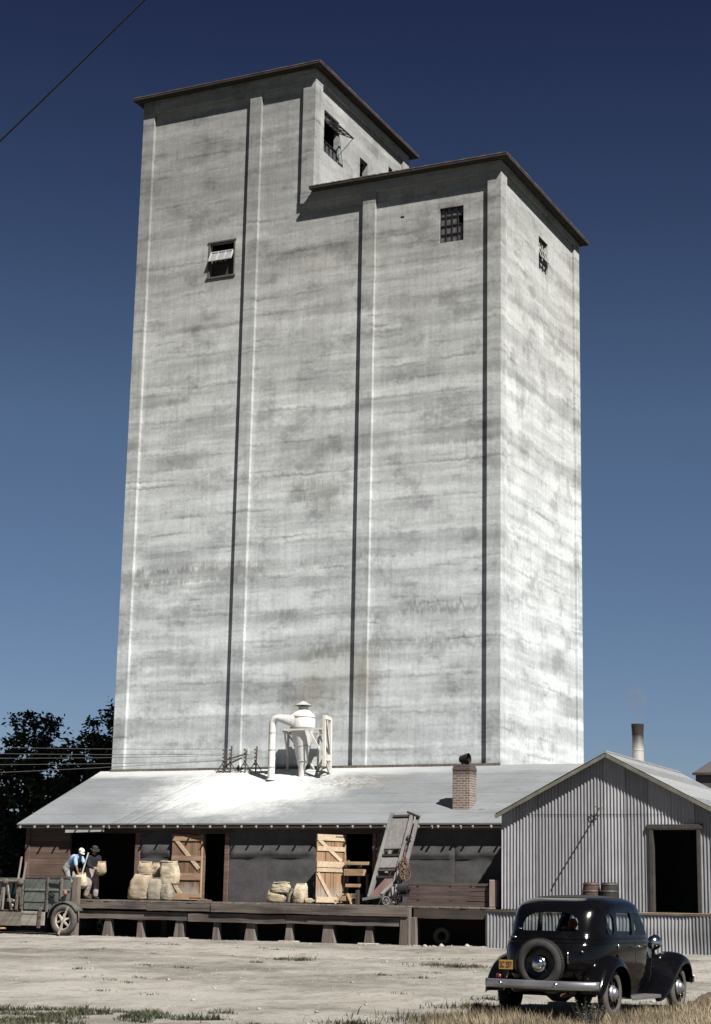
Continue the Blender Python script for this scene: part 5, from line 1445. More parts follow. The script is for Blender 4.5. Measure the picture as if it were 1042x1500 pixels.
# lower boards between the stakes
tkb('side_board', 'truckwood', (-14.36, yn - .12, .27), (-13.46, yn - .07, .70)); tkb('side_board', 'truckpale', (-13.45, yn - .125, .29), (-12.78, yn - .075, .74))
tkb('side_board', 'truckpale', (-12.77, yn - .115, .30), (-12.56, yn - .07, .72))
MB().beam((-13.44, yn - .13, .66), (-12.8, yn - .13, .66), .01, .03).build('strap', MT['truckwood'], tk)
MB().beam((-12.74, yn - .15, .22), (-12.70, yn - .15, .86), .11, .05, (0, 1, 0)).build('stake', MT['dock'], tk, bevel=.006)
tkb('frame_rail', 'iron', (-17.0, yn + .5, .62), (-12.0, yn + .6, .78)); tkb('frame_rail', 'iron', (-17.0, yfr - .6, .62), (-12.0, yfr - .5, .78))
tkb('rear_sill', 'dark_board', (-12.0, yn, .85), (-11.93, yfr, 1.10))
# front part: hoist rail with A-frames before a dark teal body
tkb('body_panel', 'teal', (-15.6, yn + .18, .78), (-13.58, yn + .24, 1.72))
tkb('body_panel', 'teal', (-15.6, yn - .06, 1.05), (-14.52, yn + .18, 1.70))
tkb('floor_sill', 'dark_board', (-15.6, yn - .08, .70), (-13.5, yn + .2, .78))
MB().tube([(-15.5, yn - .06, 1.66), (-14.6, yn - .06, 1.66), (-13.5, yn - .06, 1.67)], .055, 10).build('hoist_rail', MT['dock'], tk, 60)
for x in (-14.17, -13.60):
    MB().ellipsoid((x, yn - .07, 1.64), (.14, .10, .12)).build('knot', MT['dock'], tk, 180)
for a, c, w, mt in (((-14.24, 1.60), (-14.36, .76), .07, 'dock'), ((-14.12, 1.60), (-13.86, .76), .07, 'dock'), ((-14.20, 1.58), (-14.22, .76), .05, 'greywood'), ((-14.08, 1.55), (-13.92, 1.0), .03, 'greywood'), ((-13.66, 1.60), (-13.68, .76), .09, 'dock'), ((-13.62, 1.58), (-13.50, .8), .05, 'dock')):
    MB().beam((a[0], yn - .08, a[1]), (c[0], yn - .10, c[1]), w, .05, (0, 1, 0)).build('strut', MT[mt], tk, bevel=.005)
for a in ((-13.82, 1.05), (-13.56, 1.02), (-13.9, .9)):
    MB().ellipsoid((a[0], yn - .02, a[1]), (.07, .05, .06)).build('buffer', MT['truckpale'], tk, 180)
MB().beam((-13.70, yn - .06, 1.72), (-13.64, yn - .02, 2.45), .045, .04, (0, 1, 0)).build('stake', MT['greywood'], tk)
MB().beam((-13.50, yn - .06, 1.72), (-13.44, yn - .02, 2.30), .045, .04, (0, 1, 0)).build('stake', MT['greywood'], tk)
tkb('running_board', 'tan', (-15.6, yn - .34, .16), (-14.06, yn - .02, .21)); MB().beam((-14.35, yn - .1, .7), (-14.5, yn - .1, .2), .06, .05).build('bracket', MT['iron'], tk)
tkb('underbody_shade', 'void', (-15.4, yn + .3, .06), (-12.7, yfr - .3, .62), .03)  # black box standing in for the shadow beneath the truck
# cab and bonnet run on beyond the left edge of the picture
m = MB(); m.box((-17.0, yn + .12, .70), (-15.6, yfr - .1, 1.55)); m.box((-16.9, yn + .2, 1.55), (-15.7, yfr - .2, 2.15)); m.build('cab', MT['teal'], tk, bevel=.08)
MB().box((-18.6, yn + .5, .75), (-17.02, yfr - .5, 1.4)).build('bonnet', MT['teal'], tk, bevel=.1)
# tail lamp and rope end
m = MB(); m.ellipsoid((-11.82, yn - .10, 1.33), (.07, .05, .08)); m.build('tail_lamp', plain('faded_red_lamp', (.20, .075, .055), .7, var=.2), tk, 180)
MB().beam((-11.80, yn - .09, 1.30), (-11.90, yn - .09, 1.0), .07, .05).build('lamp_bracket', MT['iron'], tk)
MB().beam((-12.0, yn - .06, 1.14), (-11.84, yn - .06, 1.04), .08, .12).build('lamp_bracket', MT['iron'], tk)
tag(MB().beam((-11.58, yn - .26, .90), (-11.80, yn - .38, gz(-11.9, yn - .4) + .05), .05, .03, (0, 1, 0), .085, .03).build('wedge_board', MT['greywood'], None, bevel=.006),
    'narrow grey board leaning against the truck wheel', 'board')

# ================================================================== BLACK SEDAN (local: x right, y forward, z up)
car = empty('sedan', 'shiny black 1930s sedan seen from behind with a spare wheel on its back', 'car', (0, 0, 0))
def outline(w, yr, yf, z, ex=3.9, n=56, exf=5.):
    pts = []
    cy_ = (yr + yf) / 2; L = (yf - yr) / 2
    for i in range(n):
        a = 2 * math.pi * i / n
        c, s = math.cos(a), math.sin(a)
        e = ex if s < 0 else exf
        pts.append(V((w * math.copysign(abs(c) ** (2 / e), c), cy_ + L * math.copysign(abs(s) ** (2 / e), s), z)))
    return pts
LV = [(0.420, 0.720, -1.78, .60), (0.550, 0.760, -1.88, .60), (0.750, 0.787, -1.935, .60), (0.920, 0.790, -1.92, .60), (1.020, 0.787, -1.885, .60), (1.090, 0.780, -1.82, .60),
      (1.125, 0.773, -1.79, .585), (1.170, 0.765, -1.765, .565), (1.291, 0.753, -1.715, .47), (1.402, 0.740, -1.665, .39), (1.496, 0.723, -1.605, .325), (1.570, 0.695, -1.52, .26), (1.626, 0.630, -1.40, .18),
      (1.668, 0.540, -1.21, .06), (1.695, 0.370, -.95, -.14), (1.708, 0.200, -.68, -.3), (1.711, 0.050, -.5, -.42)]
def stack(levels, off=0.):
    m = MB(); n = 56; vs = []
    for z, w, yr, yf in levels:
        vs += outline(max(w - off, .02), yr + off, yf - off, z)
    fs = [(j * n + i, j * n + (i + 1) % n, (j + 1) * n + (i + 1) % n, (j + 1) * n + i) for j in range(len(levels) - 1) for i in range(n)]
    fs.append(tuple(range(n - 1, -1, -1))); k = (len(levels) - 1) * n
    fs.append(tuple(k + i for i in range(n)))
    return m.add(vs, fs)
def fine(levels, per=4):
    out = []
    for i in range(len(levels) - 1):
        for k in range(per):
            t = k / per
            p = [levels[max(0, i - 1)], levels[i], levels[i + 1], levels[min(len(levels) - 1, i + 2)]]
            def cr(a, b, c, d): return .5 * (2 * b + (c - a) * t + (2 * a - 5 * b + 4 * c - d) * t * t + (3 * b - a - 3 * c + d) * t ** 3)
            out.append(tuple(a + (c - a) * t if j == 0 else cr(p[0][j], a, c, p[3][j]) for j, (a, c) in enumerate(zip(levels[i], levels[i + 1]))))
    out.append(levels[-1]); return out
bodyo = stack(fine(LV, 3)).build('body', MT['black'], car, 180)
inner = stack([(.60, .73, -1.80, .56)] + [(z, w, a, c) for z, w, a, c in LV if .9 < z < 1.65], .035).build('cutter', MT['black'], car)
def rr(x0, x1, z0, z1, r, n=5):
    pts = []
    for (cx_, cz_, a0) in ((x1 - r, z0 + r, -90), (x1 - r, z1 - r, 0), (x0 + r, z1 - r, 90), (x0 + r, z0 + r, 180)):
        for k in range(n + 1):
            a = R(a0 + 90 * k / n); pts.append((cx_ + r * math.cos(a), cz_ + r * math.sin(a)))
    return pts
sidewin = [rr(-1.36, -1.10, 1.15, 1.44, .10), rr(-1.00, -.40, 1.15, 1.47, .06), rr(-.30, .26, 1.15, 1.47, .06)]
cutters = [inner]
def cutter(poly, fn, d0, d1):
    o = MB().prism(poly, fn, d0, d1).build('cutter', MT['black'], car)
    bm = bmesh.new(); bm.from_mesh(o.data); bmesh.ops.recalc_face_normals(bm, faces=bm.faces); bm.to_mesh(o.data); bm.free()
    cutters.append(o)
for poly in sidewin: cutter(poly, lambda a, b_, d: V((d, a, b_)), -1, 1)
cutter([(-x, z) for x, z in rr(.05, .52, 1.19, 1.44, .06)][::-1], lambda a, b_, d: V((a, d, b_)), -.1, 1.0)
cutter(rr(.05, .50, 1.19, 1.46, .06), lambda a, b_, d: V((a, d, b_)), -.1, 1.0)
rw = [(-.43, 1.20), (.43, 1.20), (.44, 1.25)] + [(.44 * math.cos(R(a)) ** .55, 1.25 + .21 * math.sin(R(a)) ** .9) for a in range(12, 90, 13)] + [(0, 1.46)] + [(-.44 * math.cos(R(a)) ** .55, 1.25 + .21 * math.sin(R(a)) ** .9) for a in range(77, 0, -13)] + [(-.44, 1.25)]
cutter(rw, lambda a, b_, d: V((a, d, b_)), -2.2, -1.2)
for ob in cutters:
    md = bodyo.modifiers.new('cut', 'BOOLEAN'); md.operation = 'DIFFERENCE'; md.object = ob; md.solver = 'EXACT'
    bpy.context.view_layer.update()
    bake(bodyo)
for ob in cutters: bpy.data.objects.remove(ob)
bodyo.data.polygons.foreach_set('use_smooth', [True] * len(bodyo.data.polygons)); bodyo.data.set_sharp_from_angle(angle=R(32))
stack([(z + .004, w, yr, yf) for z, w, yr, yf in fine(LV, 3) if z > 1.66], -.003).build('roof_insert', MT['fabric'], car, 180)
# glass
def pane(poly, fn, name, parent=None):
    m = MB(); vs = [fn(a, b_) for a, b_ in poly]
    m.add(vs, [tuple(range(len(vs)))]); return m.build(name, MT['glass'], parent or car)
def wz_(z): # cabin half width at height z
    for i in range(len(LV) - 1):
        if LV[i][0] <= z <= LV[i + 1][0]:
            t = (z - LV[i][0]) / (LV[i + 1][0] - LV[i][0]); return [LV[i][k] + (LV[i + 1][k] - LV[i][k]) * t for k in (1, 2, 3)]
    return [.6, -1.6, .3]
pane(rw, lambda a, b_: V((a, wz_(b_)[1] + .05 + .12 * abs(a) ** 3, b_)), 'rear_window')
for s in (-1, 1):
    for poly in sidewin: pane(poly, lambda a, b_: V((s * (wz_(b_)[0] - .022), a, b_)), 'side_window')
pane(rr(-.52, .52, 1.17, 1.48, .05), lambda a, b_: V((a, wz_(b_)[2] - .03, b_)), 'windshield')
# window frames and belt moulding: raised lines
def ring_line(z, r, y0=-9, y1=9, off=.004, name='belt_moulding', mat='black'):
    w, yr, yf = wz_(z); pts = outline(w + off, yr - off, yf + off, z)
    pts = [p for p in pts if y0 < p.y < y1]
    i0 = min(range(len(pts)), key=lambda i: (pts[i] - pts[i - 1]).length * -1)
    pts = pts[i0:] + pts[:i0]
    MB().tube(pts, r, 8).build(name, MT[mat], car, 180)
ring_line(1.10, .012, y1=.45); ring_line(1.04, .009, y1=.45)
# body door cuts
for s in (-1, 1):
    for y in (-1.05, -.35, .34):
        m = MB(); pts = [V((s * (wz_(z)[0] + .0015), y + (.0 if z > .7 else (.7 - z) * (.5 if y < -1 else 0)), z)) for z in [.48 + .06 * k for k in range(11)]]
        m.tube(pts, .0035, 5); m.build('door_gap', MT['tread'], car)
    for y, d in ((-.28, 1), (-.42, -1)):
        m = MB(); p = V((s * .803, y, .985)); m.tube([p, p + V((s * .02, 0, 0)), p + V((s * .03, .02 * d, 0)), p + V((s * .03, .11 * d, -.004))], [.012, .010, .011, .008], 8)
        m.build('door_handle', MT['chrome'], car, 60)
    for y, z in ((-1.09, .86), (.36, .98), (.36, .66), (-1.08, .99)):
        m = MB(); m.ellipsoid((s * .797, y, z), (.018, .014, .03)); m.build('hinge', MT['chrome' if z > .9 else 'black'], car, 180)
# bonnet and radiator
m = MB(); n = 18; vs = []
HL = [(.44, .665, 1.125, .50), (.60, .60, 1.115, .50), (.95, .50, 1.10, .52), (1.35, .40, 1.075, .54), (1.72, .315, 1.055, .56), (1.80, .305, 1.05, .58)]
for y, w, top, bot in HL:
    for i in range(n):
        t = i / (n - 1); a = math.pi * t
        e = .62
        x = w * math.copysign(abs(math.cos(a)) ** e, math.cos(a)); z = bot + (top - bot) * (math.sin(a) ** .55 if 0 < t < 1 else 0)
        vs.append(V((x, y, z)))
m.add(vs, [(j * n + i, j * n + i + 1, (j + 1) * n + i + 1, (j + 1) * n + i) for j in range(len(HL) - 1) for i in range(n - 1)] + [tuple((len(HL) - 1) * n + i for i in range(n))])
m.build('bonnet', MT['black'], car, 40)
m = MB(); vs = []
for y, k in ((1.80, 1.04), (1.86, 1.03), (1.885, .9)):
    for i in range(n):
        a = math.pi * i / (n - 1)
        x = .305 * k * math.copysign(abs(math.cos(a)) ** .62, math.cos(a)); z = .56 + (.50 * k) * (math.sin(a) ** .55 if 0 < i < n - 1 else 0)
        vs.append(V((x, y, z)))
m.add(vs, [(j * n + i, j * n + i + 1, (j + 1) * n + i + 1, (j + 1) * n + i) for j in range(2) for i in range(n - 1)] + [tuple(2 * n + i for i in range(n))])
m.build('radiator_shell', MT['chrome'], car, 40)
# fenders
def fender(path, ctr, xin, xout, s, name, lip=.20, inner_drop=0.):
    pts = []
    P2 = [V((0, *p)) for p in path]
    # resample with a smooth spline
    for i in range(len(P2) - 1):
        for k in range(4):
            t = k / 4; a, b_, c_, d_ = P2[max(0, i - 1)], P2[i], P2[i + 1], P2[min(len(P2) - 1, i + 2)]
            pts.append(.5 * (2 * b_ + (c_ - a) * t + (2 * a - 5 * b_ + 4 * c_ - d_) * t * t + (3 * b_ - a - 3 * c_ + d_) * t ** 3))
    pts.append(P2[-1])
    cs = [(0, inner_drop), (.15, inner_drop * .4), (.35, -.0), (.55, .0), (.72, .012), (.85, .035), (.94, .075), (.985, .13), (1.0, lip)]
    vs = []; c0 = V((0, *ctr))
    for i, p in enumerate(pts):
        tg = (pts[min(i + 1, len(pts) - 1)] - pts[max(0, i - 1)]).normalized()
        nr = V((0, -tg.z, tg.y))
        if nr.dot(c0 - p) < 0: nr = -nr
        u = i / (len(pts) - 1); wk = 1 - .10 * (abs(u - .5) * 2) ** 4
        for fx, dr in cs:
            vs.append(V((s * (xin + (xout - xin) * fx * wk), p.y, p.z)) + nr * dr * (.55 + .45 * math.sin(math.pi * min(1, max(0, u)))))
    k = len(cs)
    m = MB().add(vs, [(i * k + j, i * k + j + 1, (i + 1) * k + j + 1, (i + 1) * k + j) for i in range(len(pts) - 1) for j in range(k - 1)])
    o = m.build(name, MT['black'], car, 60)
    md = o.modifiers.new('solid', 'SOLIDIFY'); md.thickness = .014; md.offset = 0
    return o
RA, FA = -1.36, 1.48
rear_path = [(RA + .57, .27), (RA + .565, .44), (RA + .50, .63), (RA + .35, .78), (RA + .12, .865), (RA - .12, .855), (RA - .34, .76), (RA - .50, .62), (RA - .61, .47), (RA - .67, .36)]
front_path = [(FA - 1.16, .275), (FA - 1.0, .31), (FA - .78, .42), (FA - .54, .60), (FA - .30, .765), (FA - .08, .86), (FA + .14, .875), (FA + .34, .81), (FA + .47, .67), (FA + .53, .50), (FA + .55, .42)]
for s in (-1, 1):
    fender(rear_path, (RA, .35), .55, .925, s, 'rear_fender', .14, .06)
    fender(front_path, (FA, .33), .36, .915, s, 'front_fender', .17, .10)
    MB().box((s * .60 if s > 0 else s * .905, RA + .52, .26), (s * .905 if s > 0 else s * .60, FA - 1.12, .29)).build('running_board', MT['tyre_dusty'], car, bevel=.008)
    MB().box((s * .898 if s > 0 else s * .915, RA + .54, .24), (s * .915 if s > 0 else s * .898, FA - 1.10, .285)).build('board_trim', MT['dullmetal'], car, bevel=.004)
    MB().box((s * .58 if s > 0 else s * .66, RA + .4, .27), (s * .66 if s > 0 else s * .58, FA - .7, .5)).build('splash_apron', MT['black'], car)
    # inner front skirt between bonnet and fender
    m = MB(); m.add([(s * .36, FA - .6, .5), (s * .42, FA - .6, .80), (s * .34, FA + .3, .86), (s * .34, FA + .3, .5)], [(0, 1, 2, 3)]); m.build('inner_skirt', MT['black'], car)
# wheels
def car_wheel(c, axis_y=False, name='wheel', tyre='tyre', s=1):
    c = V(c)
    Mr = Matrix.Identity(4) if axis_y else None
    q = V((0, 0, 1)).rotation_difference(V((0, -1, 0)) if axis_y else V((s, 0, 0))).to_matrix()
    M4 = Matrix.Translation(c) @ q.to_4x4()
    R0, r0 = .275, .078
    m = MB(); nu, nv = 48, 16; vs = []
    for i in range(nu):
        a = 2 * math.pi * i / nu
        for j in range(nv):
            b_ = 2 * math.pi * j / nv
            cb, sb = math.cos(b_), math.sin(b_)
            rr_ = r0 * (1.0 if abs(sb) > .5 else 1.0)
            vs.append(M4 @ V(((R0 + rr_ * cb) * math.cos(a), (R0 + rr_ * cb) * math.sin(a), r0 * .92 * sb)))
    m.add(vs, [(i * nv + j, ((i + 1) % nu) * nv + j, ((i + 1) % nu) * nv + (j + 1) % nv, i * nv + (j + 1) % nv) for i in range(nu) for j in range(nv)])
    o = m.build(name, MT[tyre], car, 180)
    m = MB()
    for i in range(60):       # tread blocks
        a = 2 * math.pi * i / 60
        for z0_ in (-.042, .006):
            p = [M4 @ V(((R0 + r0 * .985) * math.cos(a + d), (R0 + r0 * .985) * math.sin(a + d), z0_ + dz)) for d, dz in ((0, 0), (.055, .01), (.055, .045), (0, .036))]
            e = [c + (v - c) * 1.012 for v in p]
            m.add(p + e, [(4, 5, 6, 7), (0, 1, 5, 4), (1, 2, 6, 5), (2, 3, 7, 6), (3, 0, 4, 7)])
    m.build('tread', MT['tread'], o)
    MB().lathe([(.212, -.05), (.222, .055), (.205, .062), (.198, .03), (.12, .012), (.02, .012)], 36, M4, False).build('rim', MT['black'], o, 35)
    m = MB()
    for k in range(10):
        a = 2 * math.pi * k / 10
        m.beam(M4 @ V((.09 * math.cos(a), .09 * math.sin(a), .035)), M4 @ V((.205 * math.cos(a + .12), .205 * math.sin(a + .12), .03)), .03, .02, q @ V((0, 0, 1)))
    if not axis_y: m.build('spokes', MT['black'], o)
    MB().lathe([(.115, .02), (.118, .04), (.105, .065), (.082, .075), (.078, .095), (.055, .115), (.001, .122)], 28, M4, False).build('hubcap', MT['chrome' if axis_y else 'dullmetal'], o, 50)
    return o
for s in (-1, 1):
    car_wheel((s * .765, RA, .352), s=s, tyre='tyre_dusty' if s > 0 else 'tyre'); car_wheel((s * .765, FA, .352), s=s, tyre='tyre_dusty')
car_wheel((0, -2.06, .745), True, 'spare_wheel')
MB().tube([(0, -1.85, .745), (0, -2.05, .745)], .10, 14).build('spare_mount', MT['black'], car, 60)
# bumper
def bumper(y, nm):
    sg = -1 if y < 0 else 1
    m = MB(); vs = []
    xs_ = [-.80 + 1.69 * i / 24 for i in range(25)]
    for x in xs_:
        yy = y - sg * (.16 * (abs(x) / .86) ** 4 + .01)
        for dz, dy in ((-.055, 0), (-.02, sg * .016), (.02, sg * .016), (.055, 0)):
            vs.append(V((x, yy + dy, .47 + dz)))
    m.add(vs, [(i * 4 + j, i * 4 + j + 1, i * 4 + 5 + j, i * 4 + 4 + j) for i in range(24) for j in range(3)])
    o = m.build(nm, MT['dullmetal'], car, 50); md = o.modifiers.new('solid', 'SOLIDIFY'); md.thickness = .012
    m = MB()
    for x in (-.52, .32):
        Mq = Matrix.Translation((x, y + sg * .012, .475)) @ Matrix.Rotation(R(90) * (1 if sg < 0 else -1), 4, 'X')
        m.lathe([(.03, 0), (.03, .015), (.015, .03), (.001, .032)], 12, Mq, False)
    m.build('bumper_bolt', MT['chrome'], o, 50)
    for x in (-.5, .5):
        MB().beam((x, y - sg * .03, .47), (x * .9, y - sg * .4, .45), .05, .05).build('bumper_arm', MT['black'], o)
bumper(-2.26, 'rear_bumper'); bumper(2.20, 'front_bumper')
MB().box((-.5, -1.95, .34), (.5, -1.70, .5)).build('rear_apron', MT['black'], car, bevel=.03)
MB().box((-.40, -1.7, .30), (.40, 1.7, .42)).build('chassis', MT['tread'], car)
MB().tube([(-.55, RA, .34), (-.2, RA, .34), (-.1, RA, .34), (.1, RA, .34), (.2, RA, .34), (.55, RA, .34)], [.05, .06, .13, .13, .06, .05], 12).build('rear_axle', MT['rusty'], car, 60)
MB().tube([(.35, -2.12, .33), (.35, -1.5, .33)], .025, 8).build('exhaust_pipe', MT['rusty'], car, 60)
# lamps, plate
MB().tube([(-.62, -1.90, .48), (-.62, -2.02, .54), (-.60, -2.07, .66)], .016, 8).build('lamp_bracket', MT['black'], car)
m = MB(); m.lathe([(.025, 0), (.045, .03), (.050, .09), (.042, .10)], 16, Matrix.Translation((-.62, -2.0, .555)) @ Matrix.Rotation(R(90), 4, 'X'))
tl = m.build('tail_lamp', MT['black'], car, 50)
MB().lathe([(.042, 0), (.036, .018), (.001, .026)], 16, Matrix.Translation((-.62, -2.10, .555)) @ Matrix.Rotation(R(90), 4, 'X')).build('lens', MT['redlens'], tl, 60)
px0, px1, pz0, pz1, py = -.625, -.41, .655, .785, -2.09
pl = MB().box((px0, py, pz0), (px1, py + .006, pz1)).build('number_plate', MT['plate'], car, bevel=.003)
cu_ = bpy.data.curves.new('plate_text', 'FONT'); cu_.body = '2C 257'; cu_.size = .105; cu_.align_x = 'CENTER'; cu_.align_y = 'CENTER'; cu_.extrude = .0015; cu_.space_character = .95
to = bpy.data.objects.new('plate_text_source', cu_); COL.objects.link(to)
bpy.context.view_layer.update()
me = bpy.data.meshes.new_from_object(to.evaluated_get(bpy.context.evaluated_depsgraph_get()))
bpy.data.objects.remove(to)
xsz = max(v.co.x for v in me.vertices) - min(v.co.x for v in me.vertices)
for v in me.vertices:
    x, y, z = v.co
    v.co = ((px0 + px1) / 2 + x * .185 / xsz, py - .003 - z, (pz0 + pz1) / 2 + y * 1.1)
me.materials.clear(); me.materials.append(MT['plateink'])
po = bpy.data.objects.new('lettering', me); COL.objects.link(po); po.parent = pl
for s in (-1, 1):
    c = V((s * .42, 1.52, 1.02))
    m = MB(); m.lathe([(.115, 0), (.122, -.015), (.12, -.05), (.10, -.11), (.06, -.16), (.001, -.18)], 24, Matrix.Translation(c) @ Matrix.Rotation(R(-90), 4, 'X'), False)
    o = m.build('headlight', MT['chrome'], car, 180)
    MB().lathe([(.115, .0), (.09, .025), (.001, .035)], 24, Matrix.Translation(c) @ Matrix.Rotation(R(-90), 4, 'X'), False).build('lens', MT['palepane'], o, 180)
    MB().tube([(s * .42, 1.46, .92), (s * .40, 1.46, .76)], .025, 8).build('lamp_post', MT['black'], o)
for x, z, y in ((-.50, 1.105, -1.80), (.30, 1.105, -1.80), (.60, 1.10, -1.66), (.55, .93, -1.86), (-.46, 1.225, -1.70)):
    MB().ellipsoid((x, y, z), (.03, .016, .012), Matrix.Rotation(R(25), 3, 'Y')).build('body_fitting', MT['chrome'], car, 180)
MB().tube([(.37, -1.925, .92), (.375, -1.955, .90), (.372, -1.955, .78), (.368, -1.92, .76)], .011, 8).build('trunk_handle', MT['chrome'], car, 60)
for y, z1 in ((-.95, 1.16), (.0, 1.10)):
    MB().box((-.58, y - .10, .45), (.58, y + .06, z1)).build('seat_back', MT['seat'], car, bevel=.05)
    MB().box((-.58, y + .06, .45), (.58, y + .52, .70)).build('seat_cushion', MT['seat'], car, bevel=.05)
m = MB(); m.ellipsoid((-.30, -.10, 1.29), (.075, .06, .08)); m.ellipsoid((-.40, -.08, 1.22), (.10, .05, .035))
m.build('orange_cloth', MT['orange'], car, 180)['label'] = 'orange cloth bundle on the front seat back'
MB().tube([(-.34 + .19 * math.cos(a), .16 + .05 * math.sin(a), 1.10 + .18 * math.sin(a)) for a in [2 * math.pi * k / 24 for k in range(25)]], .012, 6).build('steering_wheel', MT['tread'], car, 180)
MB().box((-.04, wz_(1.4)[2] - .06, 1.16), (.04, wz_(1.3)[2] - .0, 1.47)).build('windshield_post', MT['black'], car)
CARP = (12.44, -28.95, -.335); CARA = -.066
car.location = CARP; car.rotation_euler = (0, 0, CARA)

# ================================================================== VEGETATION
def inpoly(x, y, P):
    c = False; j = len(P) - 1
    for i in range(len(P)):
        if (P[i][1] > y) != (P[j][1] > y) and x < (P[j][0] - P[i][0]) * (y - P[i][1]) / (P[j][1] - P[i][1]) + P[i][0]: c = not c
        j = i
    return c
def blades(name, label, spots, mat, h0, h1, w=.006, spread=.5, tufts=None):
    vs = []; fs = []
    for (x, y, k) in spots:
        z = gz(x, y) - .02
        a = random.uniform(0, 6.283); h = random.uniform(h0, h1) * k; b_ = random.uniform(.1, spread) * h; c = random.uniform(0, 6.283)
        ww = w * random.uniform(.7, 1.5)
        dx, dy = math.cos(a) * ww, math.sin(a) * ww; lx, ly = math.cos(c) * b_, math.sin(c) * b_
        n = len(vs)
        vs += [(x - dx, y - dy, z), (x + dx, y + dy, z), (x + dx * .7 + lx * .4, y + dy * .7 + ly * .4, z + h * .6), (x - dx * .7 + lx * .4, y - dy * .7 + ly * .4, z + h * .6), (x + lx, y + ly, z + h)]
        fs += [(n, n + 1, n + 2, n + 3), (n + 3, n + 2, n + 4)]
    o = link_mesh(name, vs, fs, MT[mat], None, None)
    o['kind'] = 'stuff'; o['label'] = label
    return o
DRY = [(12.2, -36.), (11.25, -33.0), (10.9, -31.4), (11.0, -30.1), (11.9, -29.75), (12.4, -29.6), (12.9, -29.4), (13.15, -27.5), (13.15, -24.5), (13.4, -22.), (19, -22), (19, -38), (13, -38)]
sp = []
random.seed(11)
while len(sp) < 46000:
    x, y = random.uniform(10.5, 17.5), random.uniform(-37, -22)
    if not inpoly(x + .25 * mnoise.noise(V((y * 1.2, x, 0))), y + .3 * mnoise.noise(V((x * 1.3, y, 4.))), DRY): continue
    d = mnoise.noise(V((x * 1.1, y * 1.1, 3.))) * .5 + .5
    if random.random() > .35 + .75 * d: continue
    if x < 13.6 and y > -28.9 and random.random() < .75: continue
    sp.append((x, y, .55 + .75 * d))
blades('dry_grass', 'tall dry straw-coloured grass round the black sedan', sp, 'drygrass', .10, .26, .005)
sp = []
GREEN = [(4.2, -34.6), (4.9, -33.4), (5.35, -32.3), (6.5, -32.0), (7.9, -32.0), (8.35, -32.6), (7.7, -33.5), (7.3, -34.6), (7.2, -36.5), (6.0, -38.), (4., -38)]
while len(sp) < 9000:
    x, y = random.uniform(3.8, 8.6), random.uniform(-38, -31.5)
    if not inpoly(x + .35 * mnoise.noise(V((y * 1.6, x, 0))), y + .4 * mnoise.noise(V((x * 1.6, y, 4.))), GREEN): continue
    d = mnoise.noise(V((x * 1.5, y * 1.5, 7.)))
    if d < -.12: continue
    sp.append((x, y, .45 + 1.0 * max(0, d + .25)))
blades('green_weeds', 'low dark green weeds on the gravel at the lower left', sp, 'greengrass', .04, .13, .008, .9)
sp = []
for (x, y, r, n, k) in ((5.57, -17.5, .9, 500, .8), (4.95, -17.2, .5, 200, .7), (5.68, -16.5, .5, 200, .6), (1.47, -17.2, .35, 260, .9), (1.06, -18.6, .25, 120, .6), (.93, -17.2, .2, 90, .6), (-.27, -21.2, .3, 90, .5), (.94, -21.8, .35, 110, .5), (6.78, -22.4, .3, 100, .6), (11.0, -31.6, .9, 700, 1.), (5.65, -21.7, .3, 100, .5), (10.7, -29.4, .7, 500, .9), (10.2, -32.6, .5, 300, .7), (9.2, -33.6, .4, 160, .6), (-3.5, -18.8, .35, 70, .4), (3.5, -14., .6, 120, .4), (8.6, -13.2, .8, 200, .6), (10.2, -27.5, .5, 160, .6), (-1.6, -12.5, .6, 90, .4)) + tuple((random.uniform(-10, 10), random.uniform(-31, -10), random.uniform(.1, .35), random.randint(15, 70), random.uniform(.3, .6)) for _ in range(42)):
    for _ in range(n):
        a = random.uniform(0, 6.283); q = abs(random.gauss(0, .5)) * r
        sp.append((x + 1.3 * q * math.cos(a), y + .8 * q * math.sin(a), k * random.uniform(.5, 1.1)))
blades('scattered_tufts', 'scattered thin tufts of half dry grass across the gravel', sp, 'greengrass', .06, .18, .008, .8)
# pebbles
vs = []; fs = []
oct_ = [(1, 0, 0), (-1, 0, 0), (0, 1, 0), (0, -1, 0), (0, 0, 1), (0, 0, -1)]
of = [(0, 2, 4), (2, 1, 4), (1, 3, 4), (3, 0, 4), (2, 0, 5), (1, 2, 5), (3, 1, 5), (0, 3, 5)]
for i in range(5200):
    x = random.uniform(-14, 15); y = random.uniform(-37, -7.4) if i > 700 else random.uniform(-8.6, -7.3)
    s = random.uniform(.006, .022) * (2.2 if random.random() < .05 else 1)
    if i < 120: x = random.uniform(-.2, 2.5); y = random.uniform(-7.4, -6.9); s *= 2
    z = gz(x, y) + s * .2; n = len(vs)
    for p in oct_:
        vs.append((x + p[0] * s * random.uniform(.8, 1.5), y + p[1] * s * random.uniform(.8, 1.5), z + p[2] * s * random.uniform(.5, .9)))
    fs += [tuple(n + k for k in f_) for f_ in of]
o = link_mesh('pebbles', vs, fs, MT['stone'], None, 180); o['kind'] = 'stuff'; o['label'] = 'loose pale stones strewn over the gravel yard'

